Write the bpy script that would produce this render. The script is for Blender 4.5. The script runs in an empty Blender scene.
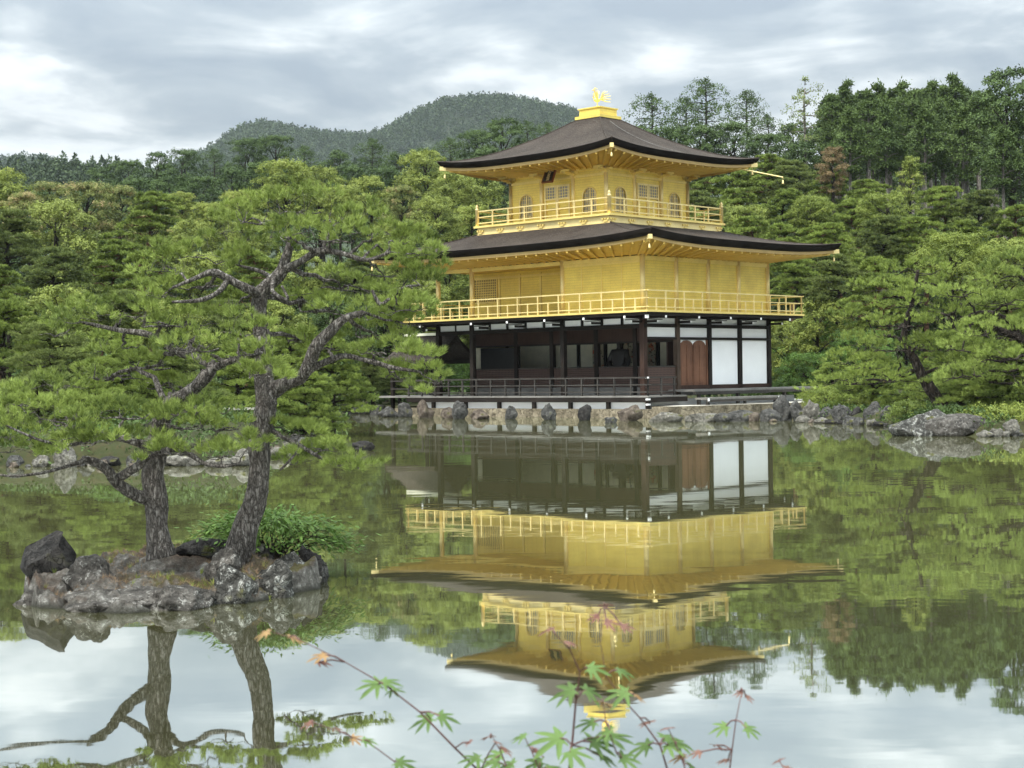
import bpy, math, random
import numpy as np
from mathutils import Vector, Matrix

C = bpy.context.scene.collection
rng = np.random.default_rng(7)
random.seed(7)
PI = math.pi

# ------------------------------------------------------------------ camera
FPX, PITCH, ROLL, CAMH = 1647.8, 0.0053, 0.0144, 1.7217
cam_d = bpy.data.cameras.new("camera")
cam = bpy.data.objects.new("camera", cam_d)
C.objects.link(cam)
_F = Vector((0, math.cos(PITCH), -math.sin(PITCH)))
_U = Vector((0, math.sin(PITCH), math.cos(PITCH)))
_R = Vector((1, 0, 0))
_c, _s = math.cos(ROLL), math.sin(ROLL)
R2, U2 = _R * _c - _U * _s, _R * _s + _U * _c
M = Matrix((R2, U2, -_F)).transposed().to_4x4()
M.translation = Vector((0, 0, CAMH))
cam.matrix_world = M
cam_d.sensor_width = 36
cam_d.lens = FPX / 1024 * 36
cam_d.clip_start = 0.1
cam_d.clip_end = 9000
cam_d.dof.use_dof = True
cam_d.dof.focus_distance = 45
cam_d.dof.aperture_fstop = 26
bpy.context.scene.camera = cam

# ------------------------------------------------------------------ light
SUN_EL, SUN_AZ = 58, 222          # azimuth: direction the light comes from, clockwise from +Y
w = bpy.data.worlds.new("World"); bpy.context.scene.world = w
w.use_nodes = True
nt = w.node_tree; nt.nodes.clear()
def WN(t, **k):
    n = nt.nodes.new(t)
    for a, v in k.items(): setattr(n, a, v)
    return n
def wl(a, b): nt.links.new(a, b)
def wmath(op, a, b=None, c=None, clamp=False):
    n = WN('ShaderNodeMath', operation=op, use_clamp=clamp)
    for i, v in enumerate((a, b, c)):
        if v is None: continue
        if isinstance(v, (int, float)): n.inputs[i].default_value = v
        else: wl(v, n.inputs[i])
    return n.outputs[0]
def wramp(fac, stops, interp='LINEAR'):
    n = WN('ShaderNodeValToRGB'); n.color_ramp.interpolation = interp
    e = n.color_ramp.elements
    while len(e) > 1: e.remove(e[0])
    e[0].position = stops[0][0]; e[0].color = (*stops[0][1], 1)
    for p, c in stops[1:]:
        q = e.new(p); q.color = (*c, 1)
    wl(fac, n.inputs[0]); return n.outputs[0]
sky = WN('ShaderNodeTexSky', sky_type='NISHITA', sun_disc=False)
sky.sun_elevation = math.radians(SUN_EL); sky.sun_rotation = math.radians(SUN_AZ)
tc = WN('ShaderNodeTexCoord')
sep = WN('ShaderNodeSeparateXYZ'); wl(tc.outputs['Generated'], sep.inputs[0])
z = wmath('MAXIMUM', sep.outputs[2], 0.0)
# cloud deck: project the direction on a high flat layer
den = wmath('ADD', z, 0.10)
px_ = wmath('DIVIDE', sep.outputs[0], den); py_ = wmath('DIVIDE', sep.outputs[1], den)
cmb = WN('ShaderNodeCombineXYZ'); wl(px_, cmb.inputs[0]); wl(py_, cmb.inputs[1])
mp = WN('ShaderNodeMapping'); wl(cmb.outputs[0], mp.inputs[0])
mp.inputs['Location'].default_value = (3.1, 1.7, 0); mp.inputs['Scale'].default_value = (1.7, 1.25, 1)
mp.inputs['Rotation'].default_value = (0, 0, 0.12)
n1 = WN('ShaderNodeTexNoise'); n1.inputs['Scale'].default_value = 1.0; n1.inputs['Detail'].default_value = 8
n1.inputs['Roughness'].default_value = 0.52; n1.inputs['Distortion'].default_value = 0.6; wl(mp.outputs[0], n1.inputs['Vector'])
n2 = WN('ShaderNodeTexNoise'); n2.inputs['Scale'].default_value = 2.6; n2.inputs['Detail'].default_value = 6
n2.inputs['Distortion'].default_value = 0.2; wl(mp.outputs[0], n2.inputs['Vector'])
nn = wmath('ADD', wmath('MULTIPLY', n1.outputs[0], 0.72), wmath('MULTIPLY', n2.outputs[0], 0.28))
# thinner (brighter) deck low over the hills
lowb = WN('ShaderNodeMapRange'); wl(z, lowb.inputs[0])
lowb.inputs[1].default_value = 0.13; lowb.inputs[2].default_value = 0.20; lowb.inputs[3].default_value = 0.085; lowb.inputs[4].default_value = -0.025
nn = wmath('ADD', nn, lowb.outputs[0])
cl = wramp(nn, [(0.40, (0.115, 0.135, 0.155)), (0.48, (0.147, 0.167, 0.182)), (0.54, (0.20, 0.218, 0.228)), (0.585, (0.265, 0.28, 0.287)), (0.66, (0.325, 0.335, 0.335))])
# an overcast sky is several times brighter overhead than at the horizon
gain = wramp(z, [(0.0, (1.05,)*3), (0.15, (1.0,)*3), (0.24, (1.4,)*3), (0.5, (3.5, 3.45, 3.3)), (0.8, (7.4, 7.3, 6.8)), (1.0, (9.5, 9.4, 8.8))])
mul = WN('ShaderNodeMix', data_type='RGBA', blend_type='MULTIPLY'); mul.inputs[0].default_value = 1
wl(cl, mul.inputs[6]); wl(gain, mul.inputs[7])
bg1 = WN('ShaderNodeBackground'); bg1.inputs[1].default_value = 0.05; wl(sky.outputs[0], bg1.inputs[0])
bg2 = WN('ShaderNodeBackground'); bg2.inputs[1].default_value = 1.0; wl(mul.outputs[2], bg2.inputs[0])
mx = WN('ShaderNodeMixShader'); mx.inputs[0].default_value = 0.92
wl(bg1.outputs[0], mx.inputs[1]); wl(bg2.outputs[0], mx.inputs[2])
out = WN('ShaderNodeOutputWorld'); wl(mx.outputs[0], out.inputs[0])

sun_d = bpy.data.lights.new("sun", 'SUN'); sun_d.energy = 1.5; sun_d.angle = math.radians(10); sun_d.color = (1.0, 0.95, 0.86)
sun = bpy.data.objects.new("sun", sun_d); C.objects.link(sun)
_a, _e = math.radians(SUN_AZ), math.radians(SUN_EL)
sun_dir = Vector((math.sin(_a) * math.cos(_e), math.cos(_a) * math.cos(_e), math.sin(_e)))
sun.rotation_euler = sun_dir.to_track_quat('Z', 'Y').to_euler()
sun.location = (0, 0, 60)

vs = bpy.context.scene.view_settings
vs.view_transform = 'Standard'; vs.look = 'None'; vs.gamma = 1; vs.use_curve_mapping = False
vs.exposure = 1.68
cy = bpy.context.scene.cycles
cy.max_bounces = 6; cy.diffuse_bounces = 2; cy.glossy_bounces = 3; cy.transmission_bounces = 3; cy.transparent_max_bounces = 6
cy.volume_bounces = 0
cy.use_denoising = True
cy.sample_clamp_indirect = 6

# ------------------------------------------------------------------ helpers
def tag(o, label=None, cat=None, group=None, kind=None):
    if label: o['label'] = label
    if cat: o['category'] = cat
    if group: o['group'] = group
    if kind: o['kind'] = kind
    return o
def empty(name, loc=(0, 0, 0), rz=0, parent=None):
    o = bpy.data.objects.new(name, None); C.objects.link(o)
    o.location = loc; o.rotation_euler = (0, 0, rz); o.empty_display_size = 0.2
    if parent: o.parent = parent
    return o
def link(name, me, parent=None, loc=None):
    o = bpy.data.objects.new(name, me); C.objects.link(o)
    if parent is not None: o.parent = parent
    if loc is not None: o.location = loc
    return o

def raymesh(name, V, F, mat, smooth=False, attr=None, n=None):
    """V (N,3) array, F (M,k) index array (all faces the same size)."""
    me = bpy.data.meshes.new(name)
    V = np.ascontiguousarray(V, dtype=np.float32); F = np.ascontiguousarray(F, dtype=np.int32)
    k = F.shape[1]; m = len(F)
    me.vertices.add(len(V)); me.vertices.foreach_set('co', V.ravel())
    me.loops.add(m * k); me.loops.foreach_set('vertex_index', F.ravel())
    me.polygons.add(m)
    me.polygons.foreach_set('loop_start', np.arange(0, m * k, k, dtype=np.int32))
    if smooth: me.polygons.foreach_set('use_smooth', np.ones(m, dtype=bool))
    if attr is not None:
        a = me.attributes.new('tint', 'FLOAT', 'FACE'); a.data.foreach_set('value', np.ascontiguousarray(attr, dtype=np.float32))
    me.update(calc_edges=True)
    if mat: me.materials.append(mat)
    return me

class MB:
    """collects boxes, tubes and polygons into one mesh"""
    def __init__(s): s.v = []; s.f = []
    def poly(s, pts):
        i = len(s.v); s.v += [tuple(p) for p in pts]; s.f.append(tuple(range(i, i + len(pts)))); return s
    def hexa(s, p):   # 8 corners: bottom ring 0-3, top ring 4-7
        i = len(s.v); s.v += [tuple(q) for q in p]
        s.f += [tuple(i + j for j in q) for q in ((3, 2, 1, 0), (4, 5, 6, 7), (0, 1, 5, 4), (1, 2, 6, 5), (2, 3, 7, 6), (3, 0, 4, 7))]
        return s
    def box(s, x0, x1, y0, y1, z0, z1):
        return s.hexa([(x0, y0, z0), (x1, y0, z0), (x1, y1, z0), (x0, y1, z0), (x0, y0, z1), (x1, y0, z1), (x1, y1, z1), (x0, y1, z1)])
    def bar(s, a, b, w, h=None):
        a, b = Vector(a), Vector(b); h = h or w
        d = (b - a).normalized(); up = Vector((0, 0, 1)) if abs(d.z) < .95 else Vector((1, 0, 0))
        sd = d.cross(up).normalized() * w / 2; u = sd.cross(d).normalized() * h / 2
        return s.hexa([a - sd - u, a + sd - u, b + sd - u, b - sd - u, a - sd + u, a + sd + u, b + sd + u, b - sd + u])
    def tube(s, pts, rad, n=8, cap=True):
        pts = [Vector(p) for p in pts]
        if isinstance(rad, (int, float)): rad = [rad] * len(pts)
        i0 = len(s.v); up = Vector((0.13, 0.2, 1)).normalized()
        for k, p in enumerate(pts):
            d = (pts[min(k + 1, len(pts) - 1)] - pts[max(k - 1, 0)]).normalized()
            sd = d.cross(up)
            if sd.length < .05: sd = d.cross(Vector((1, 0, 0)))
            sd.normalize(); u = sd.cross(d).normalized()
            for j in range(n):
                a = 2 * PI * j / n
                s.v.append(tuple(p + (sd * math.cos(a) + u * math.sin(a)) * rad[k]))
        for k in range(len(pts) - 1):
            for j in range(n):
                a = i0 + k * n + j; b = i0 + k * n + (j + 1) % n
                s.f.append((a, b, b + n, a + n))
        if cap:
            s.f.append(tuple(i0 + j for j in range(n))[::-1]); e = i0 + (len(pts) - 1) * n
            s.f.append(tuple(e + j for j in range(n)))
        return s
    def lathe(s, prof, n=12, o=(0, 0, 0)):
        return s.tube([(o[0], o[1], o[2] + z) for r, z in prof], [max(r, .001) for r, z in prof], n)
    def mesh(s, name, mat, smooth=False):
        me = bpy.data.meshes.new(name); me.from_pydata(s.v, [], s.f); me.update()
        if smooth: me.polygons.foreach_set('use_smooth', np.ones(len(me.polygons), dtype=bool))
        if mat: me.materials.append(mat)
        return me
    def obj(s, name, mat, parent=None, smooth=False, label=None):
        o = link(name, s.mesh(name, mat, smooth), parent)
        if label: o['label'] = label
        return o

# numpy value noise
def _hash(ix, iy, iz, seed):
    h = (ix.astype(np.int64) * 374761393 + iy.astype(np.int64) * 668265263 + iz.astype(np.int64) * 2147483647 + seed * 1274126177) & 0xffffffff
    h = ((h ^ (h >> 13)) * 1274126177) & 0xffffffff
    h = ((h ^ (h >> 16)) * 2246822519) & 0xffffffff
    return ((h ^ (h >> 15)) & 0xffffff) / float(0xffffff)
def vnoise(P, seed=0):
    P = np.asarray(P, dtype=float); I = np.floor(P); f = P - I; f = f * f * (3 - 2 * f); I = I.astype(np.int64)
    r = 0
    for dx in (0, 1):
        for dy in (0, 1):
            for dz in (0, 1):
                wt = (f[..., 0] if dx else 1 - f[..., 0]) * (f[..., 1] if dy else 1 - f[..., 1]) * (f[..., 2] if dz else 1 - f[..., 2])
                r = r + wt * _hash(I[..., 0] + dx, I[..., 1] + dy, I[..., 2] + dz, seed)
    return r * 2 - 1
def fbm(P, oct=4, seed=0, gain=.5):
    r = 0; a = 1
    for o in range(oct):
        r = r + a * vnoise(np.asarray(P) * 2 ** o + 17.3 * o, seed + o); a *= gain
    return r

# ray through a point of the view -> place in the world at distance Y along the view axis
def at(px, py, Y):
    dx, dy = px - 512, 384 - py
    X = _c * dx + _s * dy; V_ = -_s * dx + _c * dy
    d = _R * (X / FPX) + _U * (V_ / FPX) + _F
    return Vector((0, 0, CAMH)) + d * (Y / d.y)
def on_water(px, py):
    dx, dy = px - 512, 384 - py
    X = _c * dx + _s * dy; V_ = -_s * dx + _c * dy
    d = _R * (X / FPX) + _U * (V_ / FPX) + _F
    return Vector((0, 0, CAMH)) + d * (-CAMH / d.z)

# ------------------------------------------------------------------ materials
class Mat:
    def __init__(s, name):
        s.m = bpy.data.materials.new(name); s.m.use_nodes = True
        s.t = s.m.node_tree; s.t.nodes.clear()
        s.out = s.t.nodes.new('ShaderNodeOutputMaterial')
        s.tc = None
    def n(s, t, ins=None, **k):
        n = s.t.nodes.new(t)
        for a, v in k.items(): setattr(n, a, v)
        for a, v in (ins or {}).items(): s.set(n.inputs[a], v)
        return n
    def set(s, inp, v):
        if isinstance(v, bpy.types.NodeSocket): s.t.links.new(v, inp)
        elif isinstance(v, tuple) and len(v) == 3 and inp.type == 'RGBA': inp.default_value = (*v, 1)
        else: inp.default_value = v
    def coord(s, which='Object'):
        if not s.tc: s.tc = s.t.nodes.new('ShaderNodeTexCoord')
        return s.tc.outputs[which]
    def pos(s): return s.n('ShaderNodeNewGeometry').outputs['Position']
    def mapping(s, vec, scale=(1, 1, 1), loc=(0, 0, 0)):
        return s.n('ShaderNodeMapping', {'Vector': vec, 'Scale': scale, 'Location': loc}).outputs[0]
    def noise(s, vec, scale, detail=4, rough=.55, dist=0):
        return s.n('ShaderNodeTexNoise', {'Vector': vec, 'Scale': scale, 'Detail': detail, 'Roughness': rough, 'Distortion': dist}).outputs[0]
    def vor(s, vec, scale, feature='F1', out='Distance'):
        return s.n('ShaderNodeTexVoronoi', {'Vector': vec, 'Scale': scale}, feature=feature).outputs[out]
    def ramp(s, fac, stops, interp='LINEAR'):
        n = s.n('ShaderNodeValToRGB', {0: fac}); n.color_ramp.interpolation = interp
        e = n.color_ramp.elements
        while len(e) > 1: e.remove(e[0])
        c = stops[0][1]; c = c if isinstance(c, tuple) else (c,) * 3
        e[0].position = stops[0][0]; e[0].color = (*c, 1)
        for p, c in stops[1:]:
            c = c if isinstance(c, tuple) else (c,) * 3
            q = e.new(p); q.color = (*c, 1)
        return n.outputs[0]
    def math(s, op, a, b=None, clamp=False):
        ins = {0: a}
        if b is not None: ins[1] = b
        return s.n('ShaderNodeMath', ins, operation=op, use_clamp=clamp).outputs[0]
    def mix(s, fac, a, b, blend='MIX'):
        n = s.n('ShaderNodeMix', data_type='RGBA', blend_type=blend)
        s.set(n.inputs[0], fac); s.set(n.inputs[6], a); s.set(n.inputs[7], b); return n.outputs[2]
    def bump(s, h, strength=.5, dist=.02, nrm=None):
        ins = {'Height': h, 'Strength': strength, 'Distance': dist}
        if nrm: ins['Normal'] = nrm
        return s.n('ShaderNodeBump', ins).outputs[0]
    def pbr(s, col, rough=.6, metal=0, spec=.5, normal=None):
        ins = {'Base Color': col, 'Roughness': rough, 'Metallic': metal, 'Specular IOR Level': spec}
        if normal: ins['Normal'] = normal
        p = s.n('ShaderNodeBsdfPrincipled', ins)
        return p.outputs[0]
    def done(s, sh): s.t.links.new(sh, s.out.inputs[0]); return s.m
    def attr(s, name): return s.n('ShaderNodeAttribute', attribute_name=name).outputs['Fac']
    def objrand(s): return s.n('ShaderNodeObjectInfo').outputs['Random']

def m_gold(name, base=(0.96, 0.72, 0.165), planks=True, rough=.42):
    m = Mat(name); v = m.coord()
    n = m.noise(v, 1.3, 4); n2 = m.noise(v, 22, 3)
    c = m.mix(m.ramp(n, [(.3, 0.), (.7, 1.)]), tuple(x * .86 for x in base), tuple(min(1, x * 1.1) for x in base))
    c = m.mix(m.ramp(n2, [(.35, .22), (.6, 0.)]), c, (0.55, 0.33, 0.07))
    nrm = None
    if planks:
        # squares of gold leaf on boards
        sx = m.n('ShaderNodeSeparateXYZ', {0: v})
        hx = m.math('ADD', sx.outputs[0], sx.outputs[1])
        vec = m.n('ShaderNodeCombineXYZ', {0: hx, 1: sx.outputs[2]}).outputs[0]
        br = m.n('ShaderNodeTexBrick', {'Vector': vec, 'Color1': (1, 1, 1), 'Color2': (.86, .86, .86), 'Mortar': (.35, .35, .35), 'Scale': 1.0, 'Mortar Size': .007, 'Brick Width': .55, 'Row Height': .105, 'Mortar Smooth': .4, 'Bias': -.2})
        c = m.mix(.38, c, br.outputs[0], 'MULTIPLY')
        nrm = m.bump(m.math('SUBTRACT', 1.0, br.outputs[1]), .35, .01)
    r = m.ramp(n2, [(.3, rough - .08), (.7, rough + .12)])
    return m.done(m.pbr(c, r, .35, .5, nrm))
def m_wood(name, a, b, rough=.6, axis=(14, 14, 1.2), spec=.35):
    m = Mat(name); v = m.mapping(m.coord(), axis)
    g = m.noise(v, 1.6, 5, .6, .6)
    c = m.ramp(g, [(.3, a), (.7, b)])
    big = m.noise(m.coord(), .9, 3)
    c = m.mix(m.ramp(big, [(.4, 0.), (.75, .5)]), c, tuple(min(1, x * 1.6 + .01) for x in b))
    return m.done(m.pbr(c, rough, 0, spec, m.bump(g, .3, .01)))
def m_plain(name, col, rough=.6, metal=0, var=.15, scale=3.0):
    m = Mat(name); n = m.noise(m.coord(), scale, 5)
    c = m.mix(m.ramp(n, [(.3, 0.), (.7, 1.)]), tuple(x * (1 - var) for x in col), tuple(min(1, x * (1 + var)) for x in col))
    return m.done(m.pbr(c, rough, metal, .4, m.bump(n, .15, .01)))
def m_rock(name, dark, mid, lichen, moss=0.0, lic=.58, scale=1.0, mosscol=(.075, .075, .022)):
    m = Mat(name); v = m.coord()
    n = m.noise(v, 3 * scale, 8, .65); n2 = m.noise(v, 9 * scale, 6, .7); n3 = m.noise(v, 1.4 * scale, 3)
    cr = m.vor(m.n('ShaderNodeVectorMath', {0: v, 1: m.n('ShaderNodeTexNoise', {'Vector': v, 'Scale': 2 * scale}).outputs[1]}, operation='ADD').outputs[0], 4 * scale, 'DISTANCE_TO_EDGE')
    c = m.ramp(n, [(.32, dark), (.66, mid)])
    l1 = m.noise(v, 4.5 * scale, 10, .8, .6)
    c = m.mix(m.ramp(l1, [(lic, 0.), (lic + .05, .8)]), c, lichen); c = m.mix(m.ramp(m.noise(v, 1.1 * scale, 5, .7), [(.35, .55), (.6, 0.)]), c, tuple(x * .6 for x in dark))
    c = m.mix(m.ramp(cr, [(0., .6), (.05, 0.)]), c, tuple(x * .4 for x in dark))
    if moss > 0:
        up = m.n('ShaderNodeSeparateXYZ', {0: m.n('ShaderNodeNewGeometry').outputs['Normal']}).outputs[2]
        f = m.math('MULTIPLY', m.ramp(n3, [(.62 - moss * .25, 0.), (.70 - moss * .25, 1.)]), m.ramp(up, [(.0, 0.), (.5, 1.)]))
        c = m.mix(f, c, m.ramp(n2, [(.3, tuple(x * .5 for x in mosscol)), (.7, tuple(x * 1.5 for x in mosscol))]))
    h = m.math('ADD', n, m.math('MULTIPLY', n2, .5)); h = m.math('ADD', h, m.ramp(cr, [(0., -.0), (.06, .4)]))
    return m.done(m.pbr(c, .92, 0, .12, m.bump(h, 1.0, .10 / scale)))
def m_leaf(name, dark, light, tip=None, tipat=.8, trans=.3, objvar=.25, rough=.55):
    m = Mat(name); t = m.attr('tint')
    r = m.objrand()
    t2 = m.math('ADD', m.math('MULTIPLY', t, 1 - objvar), m.math('MULTIPLY', r, objvar))
    stops = [(.05, dark), (.75, light)]
    if tip: stops = [(.05, dark), (tipat - .15, light), (tipat, tip)]
    c = m.ramp(t2, stops)
    big = m.noise(m.coord(), .6, 2)
    c = m.mix(m.ramp(big, [(.35, .0), (.7, .45)]), c, tuple(x * 1.45 for x in light))
    p = m.pbr(c, rough, 0, .10)
    tr = m.n('ShaderNodeBsdfTranslucent', {0: m.mix(.5, c, tuple(min(1, x * 1.8) for x in light))}).outputs[0]
    return m.done(m.n('ShaderNodeMixShader', {0: trans * .55, 1: p, 2: tr}).outputs[0])
def m_bark(name, dark, mid, light, vs=(30, 30, 10), bd=.02):
    m = Mat(name); v = m.mapping(m.coord(), vs)
    wob = m.n('ShaderNodeTexNoise', {'Vector': v, 'Scale': .9, 'Detail': 4}).outputs[1]
    w2 = m.n('ShaderNodeVectorMath', {0: wob, 1: (2.2, 2.2, 2.2)}, operation='MULTIPLY').outputs[0]
    vv = m.n('ShaderNodeVectorMath', {0: v, 1: w2}, operation='ADD').outputs[0]
    cr = m.vor(vv, 1.0, 'DISTANCE_TO_EDGE'); n = m.noise(v, 1.3, 8, .75); cell = m.n('ShaderNodeRGBToBW', {0: m.vor(vv, 1.0, 'F1', 'Color')}).outputs[0]
    c = m.ramp(n, [(.33, dark), (.5, mid), (.7, light)])
    c = m.mix(.35, c, m.ramp(cell, [(.2, .3), (.8, 1.3)]), 'MULTIPLY')
    c = m.mix(m.ramp(cr, [(.0, .85), (.16, 0.)]), c, dark)
    h = m.math('ADD', m.ramp(cr, [(0., 0.), (.25, 1.)]), m.math('MULTIPLY', n, 1.2))
    return m.done(m.pbr(c, .9, 0, .15, m.bump(h, .9, bd)))

G = dict(
    gold=m_gold('gold_leaf_boards'),
    goldp=m_gold('gold_leaf_plain', (0.93, 0.72, 0.24), False),
    golds=m_gold('gold_leaf_shaded', (0.62, 0.43, 0.105), False, .55),  # darker copy of the gold; shade under the eaves is put into its colour
    goldpale=m_gold('gold_leaf_pale', (0.92, 0.74, 0.34), False, .4),
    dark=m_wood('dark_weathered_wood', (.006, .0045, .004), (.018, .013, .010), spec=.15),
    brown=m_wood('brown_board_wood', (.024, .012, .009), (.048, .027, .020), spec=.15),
    deck=m_wood('weathered_deck_wood', (.09, .085, .08), (.20, .19, .175), .7, (2, 14, 14)),
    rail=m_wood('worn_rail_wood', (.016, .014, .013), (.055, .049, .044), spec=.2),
    door=m_wood('red_brown_door_wood', (.07, .028, .015), (.17, .075, .04)),
    post=m_wood('sunlit_post_wood', (.025, .016, .011), (.075, .05, .035), spec=.2),  # lighter copy of the dark column wood, sunlight put into its colour
    plaster=m_plain('white_plaster', (.88, .885, .90), .8, 0, .03, 1.5),
    tipw=m_plain('white_painted_ends', (.8, .8, .8), .6, 0, .03),
    inner=m_plain('interior_plaster', (.80, .78, .62), .8, 0, .1),
    glass=m_plain('pale_window_paper', (.30, .29, .27), .35, 0, .12, 12),
    black=m_plain('black_lacquer_and_shade', (.012, .011, .012), .4),
    statue=m_plain('dark_lacquered_statue', (.02, .016, .014), .45),
)
# ------------------------------------------------------------------ ground, pond
pond_px_left = [(-60, 470), (0, 467.5), (60, 466.5), (130, 465), (200, 466.5), (250, 462), (278, 452), (300, 441), (335, 424), (350, 413.5), (384, 413.5), (402, 416.5)]
poly = [on_water(x, y) for x, y in pond_px_left]
poly = [(p.x, p.y) for p in poly]
TH_ = 0.7639
def pw(x, y):
    c, s = math.cos(TH_), math.sin(TH_); return (5.209 + x * c + y * s, 65.02 - x * s + y * c)
poly += [pw(-13.0, -1.0), pw(-6, -1.0), pw(0, -1.0), pw(1.7, -1.0), pw(2.3, 0.8), pw(2.8, 4), pw(3.3, 8)]
poly += [tuple(on_water(x, y))[:2] for x, y in [(800, 421.5), (850, 424), (893, 427), (905, 434), (985, 437), (1030, 436), (1090, 436)]]
poly += [(22, 34), (30, 22), (30, 8), (16, 1.6), (0, 1.0), (-14, 2), (-26, 10), (-26, 24)]
poly = np.array(poly)
def sdf(X, Y):
    """positive outside the pond"""
    d = np.full(X.shape, 1e9); inside = np.zeros(X.shape, bool); n = len(poly)
    for i in range(n):
        ax_, ay_ = poly[i]; bx_, by_ = poly[(i + 1) % n]; ex, ey = bx_ - ax_, by_ - ay_
        t = np.clip(((X - ax_) * ex + (Y - ay_) * ey) / (ex * ex + ey * ey), 0, 1)
        d = np.minimum(d, np.hypot(X - ax_ - ex * t, Y - ay_ - ey * t))
        cnd = ((ay_ > Y) != (by_ > Y)) & (X < ex * (Y - ay_) / (ey + 1e-12) + ax_)
        inside ^= cnd
    return np.where(inside, -d, d)
def sst(a, b_, x): t = np.clip((x - a) / (b_ - a), 0, 1); return t * t * (3 - 2 * t)
def H(X, Y):
    X = np.asarray(X, float); Y = np.asarray(Y, float)
    d = sdf(X, Y)
    h = np.where(d < 0, -0.9 * sst(0, 1.5, -d) - .02, .38 * sst(0, .8, d) - .02)
    far = sst(84, 190, Y)
    right = sst(-.05, .18, X / np.maximum(Y, 1))
    hill = far * (6 + 13 * right) + sst(190, 420, Y) * 16 + sst(420, 700, Y) * 22
    P = np.stack([X * .05, Y * .05, X * 0], -1)
    h = h + hill + np.where(d > 2, fbm(P, 3, 5) * np.clip((d - 2) * .03, 0, 1.5) * .6, 0)
    lf = sst(33.5, 37, Y) * (1 - sst(39, 44, Y)) * sst(-14, -9, X) * (1 - sst(-5.5, -4.5, X))   # low earth bank, left shore
    h = h + np.where(d > .5, .35 * lf, 0)
    return h
def H1(x, y): return float(H(np.array([x]), np.array([y]))[0])
def axis(lo, a, b_, hi, step, n):
    g1 = a - (a - lo) * np.linspace(1, 0, n)[:-1] ** 2.2 if lo < a else np.array([])
    g2 = b_ + (hi - b_) * np.linspace(0, 1, n)[1:] ** 2.2
    return np.concatenate([g1, np.arange(a, b_ + 1e-6, step), g2])
xs = axis(-4000, -24, 24, 4000, .25, 50); ys = axis(-60, 26, 84, 5000, .25, 60)
GX, GY = np.meshgrid(xs, ys); GZ = H(GX, GY)
V = np.stack([GX, GY, GZ], -1).reshape(-1, 3); nx = len(xs); ny = len(ys)
ii = (np.arange(ny - 1)[:, None] * nx + np.arange(nx - 1)[None]).ravel()
F = np.stack([ii, ii + 1, ii + 1 + nx, ii + nx], -1)
m = Mat('garden_soil'); p = m.pos()
n = m.noise(p, .35, 6); n2 = m.noise(p, 5, 6, .7)
c = m.ramp(n, [(.35, (.018, .028, .009)), (.6, (.036, .040, .017))]); c = m.mix(m.ramp(n2, [(.4, 0.), (.7, .6)]), c, (.058, .042, .024))
gmat = m.done(m.pbr(c, .95, 0, .1, m.bump(n2, .6, .05)))
tag(link('ground', raymesh('ground', V, F, gmat, True)), kind='structure')

# stone ledge, gravel apron round the pavilion
def prism(pts, z0, z1):
    mb = MB(); n = len(pts)
    mb.poly([(x, y, z1) for x, y in pts]); mb.poly([(x, y, z0) for x, y in pts][::-1])
    for i in range(n):
        (xa, ya), (xb, yb) = pts[i], pts[(i + 1) % n]; mb.poly([(xa, ya, z0), (xb, yb, z0), (xb, yb, z1), (xa, ya, z1)])
    return mb
G['stone'] = m_rock('pale_ledge_stone', (.12, .10, .07), (.34, .29, .21), (.42, .40, .34), .25, .62, 1.0)
led = prism([pw(-13.0, -1.50), pw(1.6, -1.50), pw(1.6, -.40), pw(-13.0, -.40)], -.5, .34).obj('stone_ledge', G['stone']); tag(led, kind='structure')
m = Mat('pale_gravel'); p = m.pos(); n = m.noise(p, 30, 4, .8); n2 = m.noise(p, .8, 4)
c = m.mix(m.ramp(n2, [(.4, 0.), (.65, .6)]), m.ramp(n, [(.3, (.42, .40, .35)), (.7, (.62, .60, .55))]), (.33, .30, .23))
G['gravel'] = m.done(m.pbr(c, .95, 0, .1, m.bump(n, .5, .01)))
apr = prism([pw(1.605, -1.52), pw(2.35, -1.45), pw(2.9, .5), pw(3.25, 3.8), pw(3.75, 8.2), pw(4.6, 12.5), pw(4, 20), pw(-3, 20), pw(-3, 9.4), pw(.5, 9.4), pw(.5, -.38), pw(1.605, -.38)], -.5, .44).obj('apron_stonework', G['stone']); tag(apr, kind='structure')
tag(MB().poly([(*pw(1.75, -1.1), .446), (*pw(2.2, -1.05), .446), (*pw(2.6, .6), .446), (*pw(2.95, 3.8), .446), (*pw(3.4, 8.2), .446), (*pw(4.2, 12.5), .446), (*pw(3.8, 19.8), .446), (*pw(-2.8, 19.8), .446), (*pw(-2.8, 9.6), .446), (*pw(.7, 9.6), .446), (*pw(.7, -.2), .446), (*pw(1.75, -.2), .446)]).obj('gravel_path', G['gravel']), kind='structure')

# water
m = Mat('pond_water'); p = m.pos()
def nz(scale_xy, detail, off):
    vv = m.mapping(p, (scale_xy[0], scale_xy[1], 1), off)
    return m.n('ShaderNodeTexNoise', {'Vector': vv, 'Scale': 1.0, 'Detail': detail, 'Roughness': .5}).outputs[1]
na = nz((.9, 3.2), 3, (0, 0, 0)); nb_ = nz((3.5, 9), 2, (5, 9, 2)); patch = m.noise(m.mapping(p, (.10, .22, 1)), 1.0, 3)
def slope(nc, amp):
    s1 = m.n('ShaderNodeVectorMath', {0: nc, 1: (.5, .5, .5)}, operation='SUBTRACT').outputs[0]
    return m.n('ShaderNodeVectorMath', {0: s1, 1: (amp * .5, amp, 0)}, operation='MULTIPLY').outputs[0]
tot = m.n('ShaderNodeVectorMath', {0: slope(na, .0092), 1: slope(nb_, .0052)}, operation='ADD').outputs[0]
pf = m.ramp(patch, [(.42, .35), (.62, 1.5)])
tot = m.n('ShaderNodeVectorMath', {0: tot, 1: pf}, operation='MULTIPLY').outputs[0]
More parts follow.
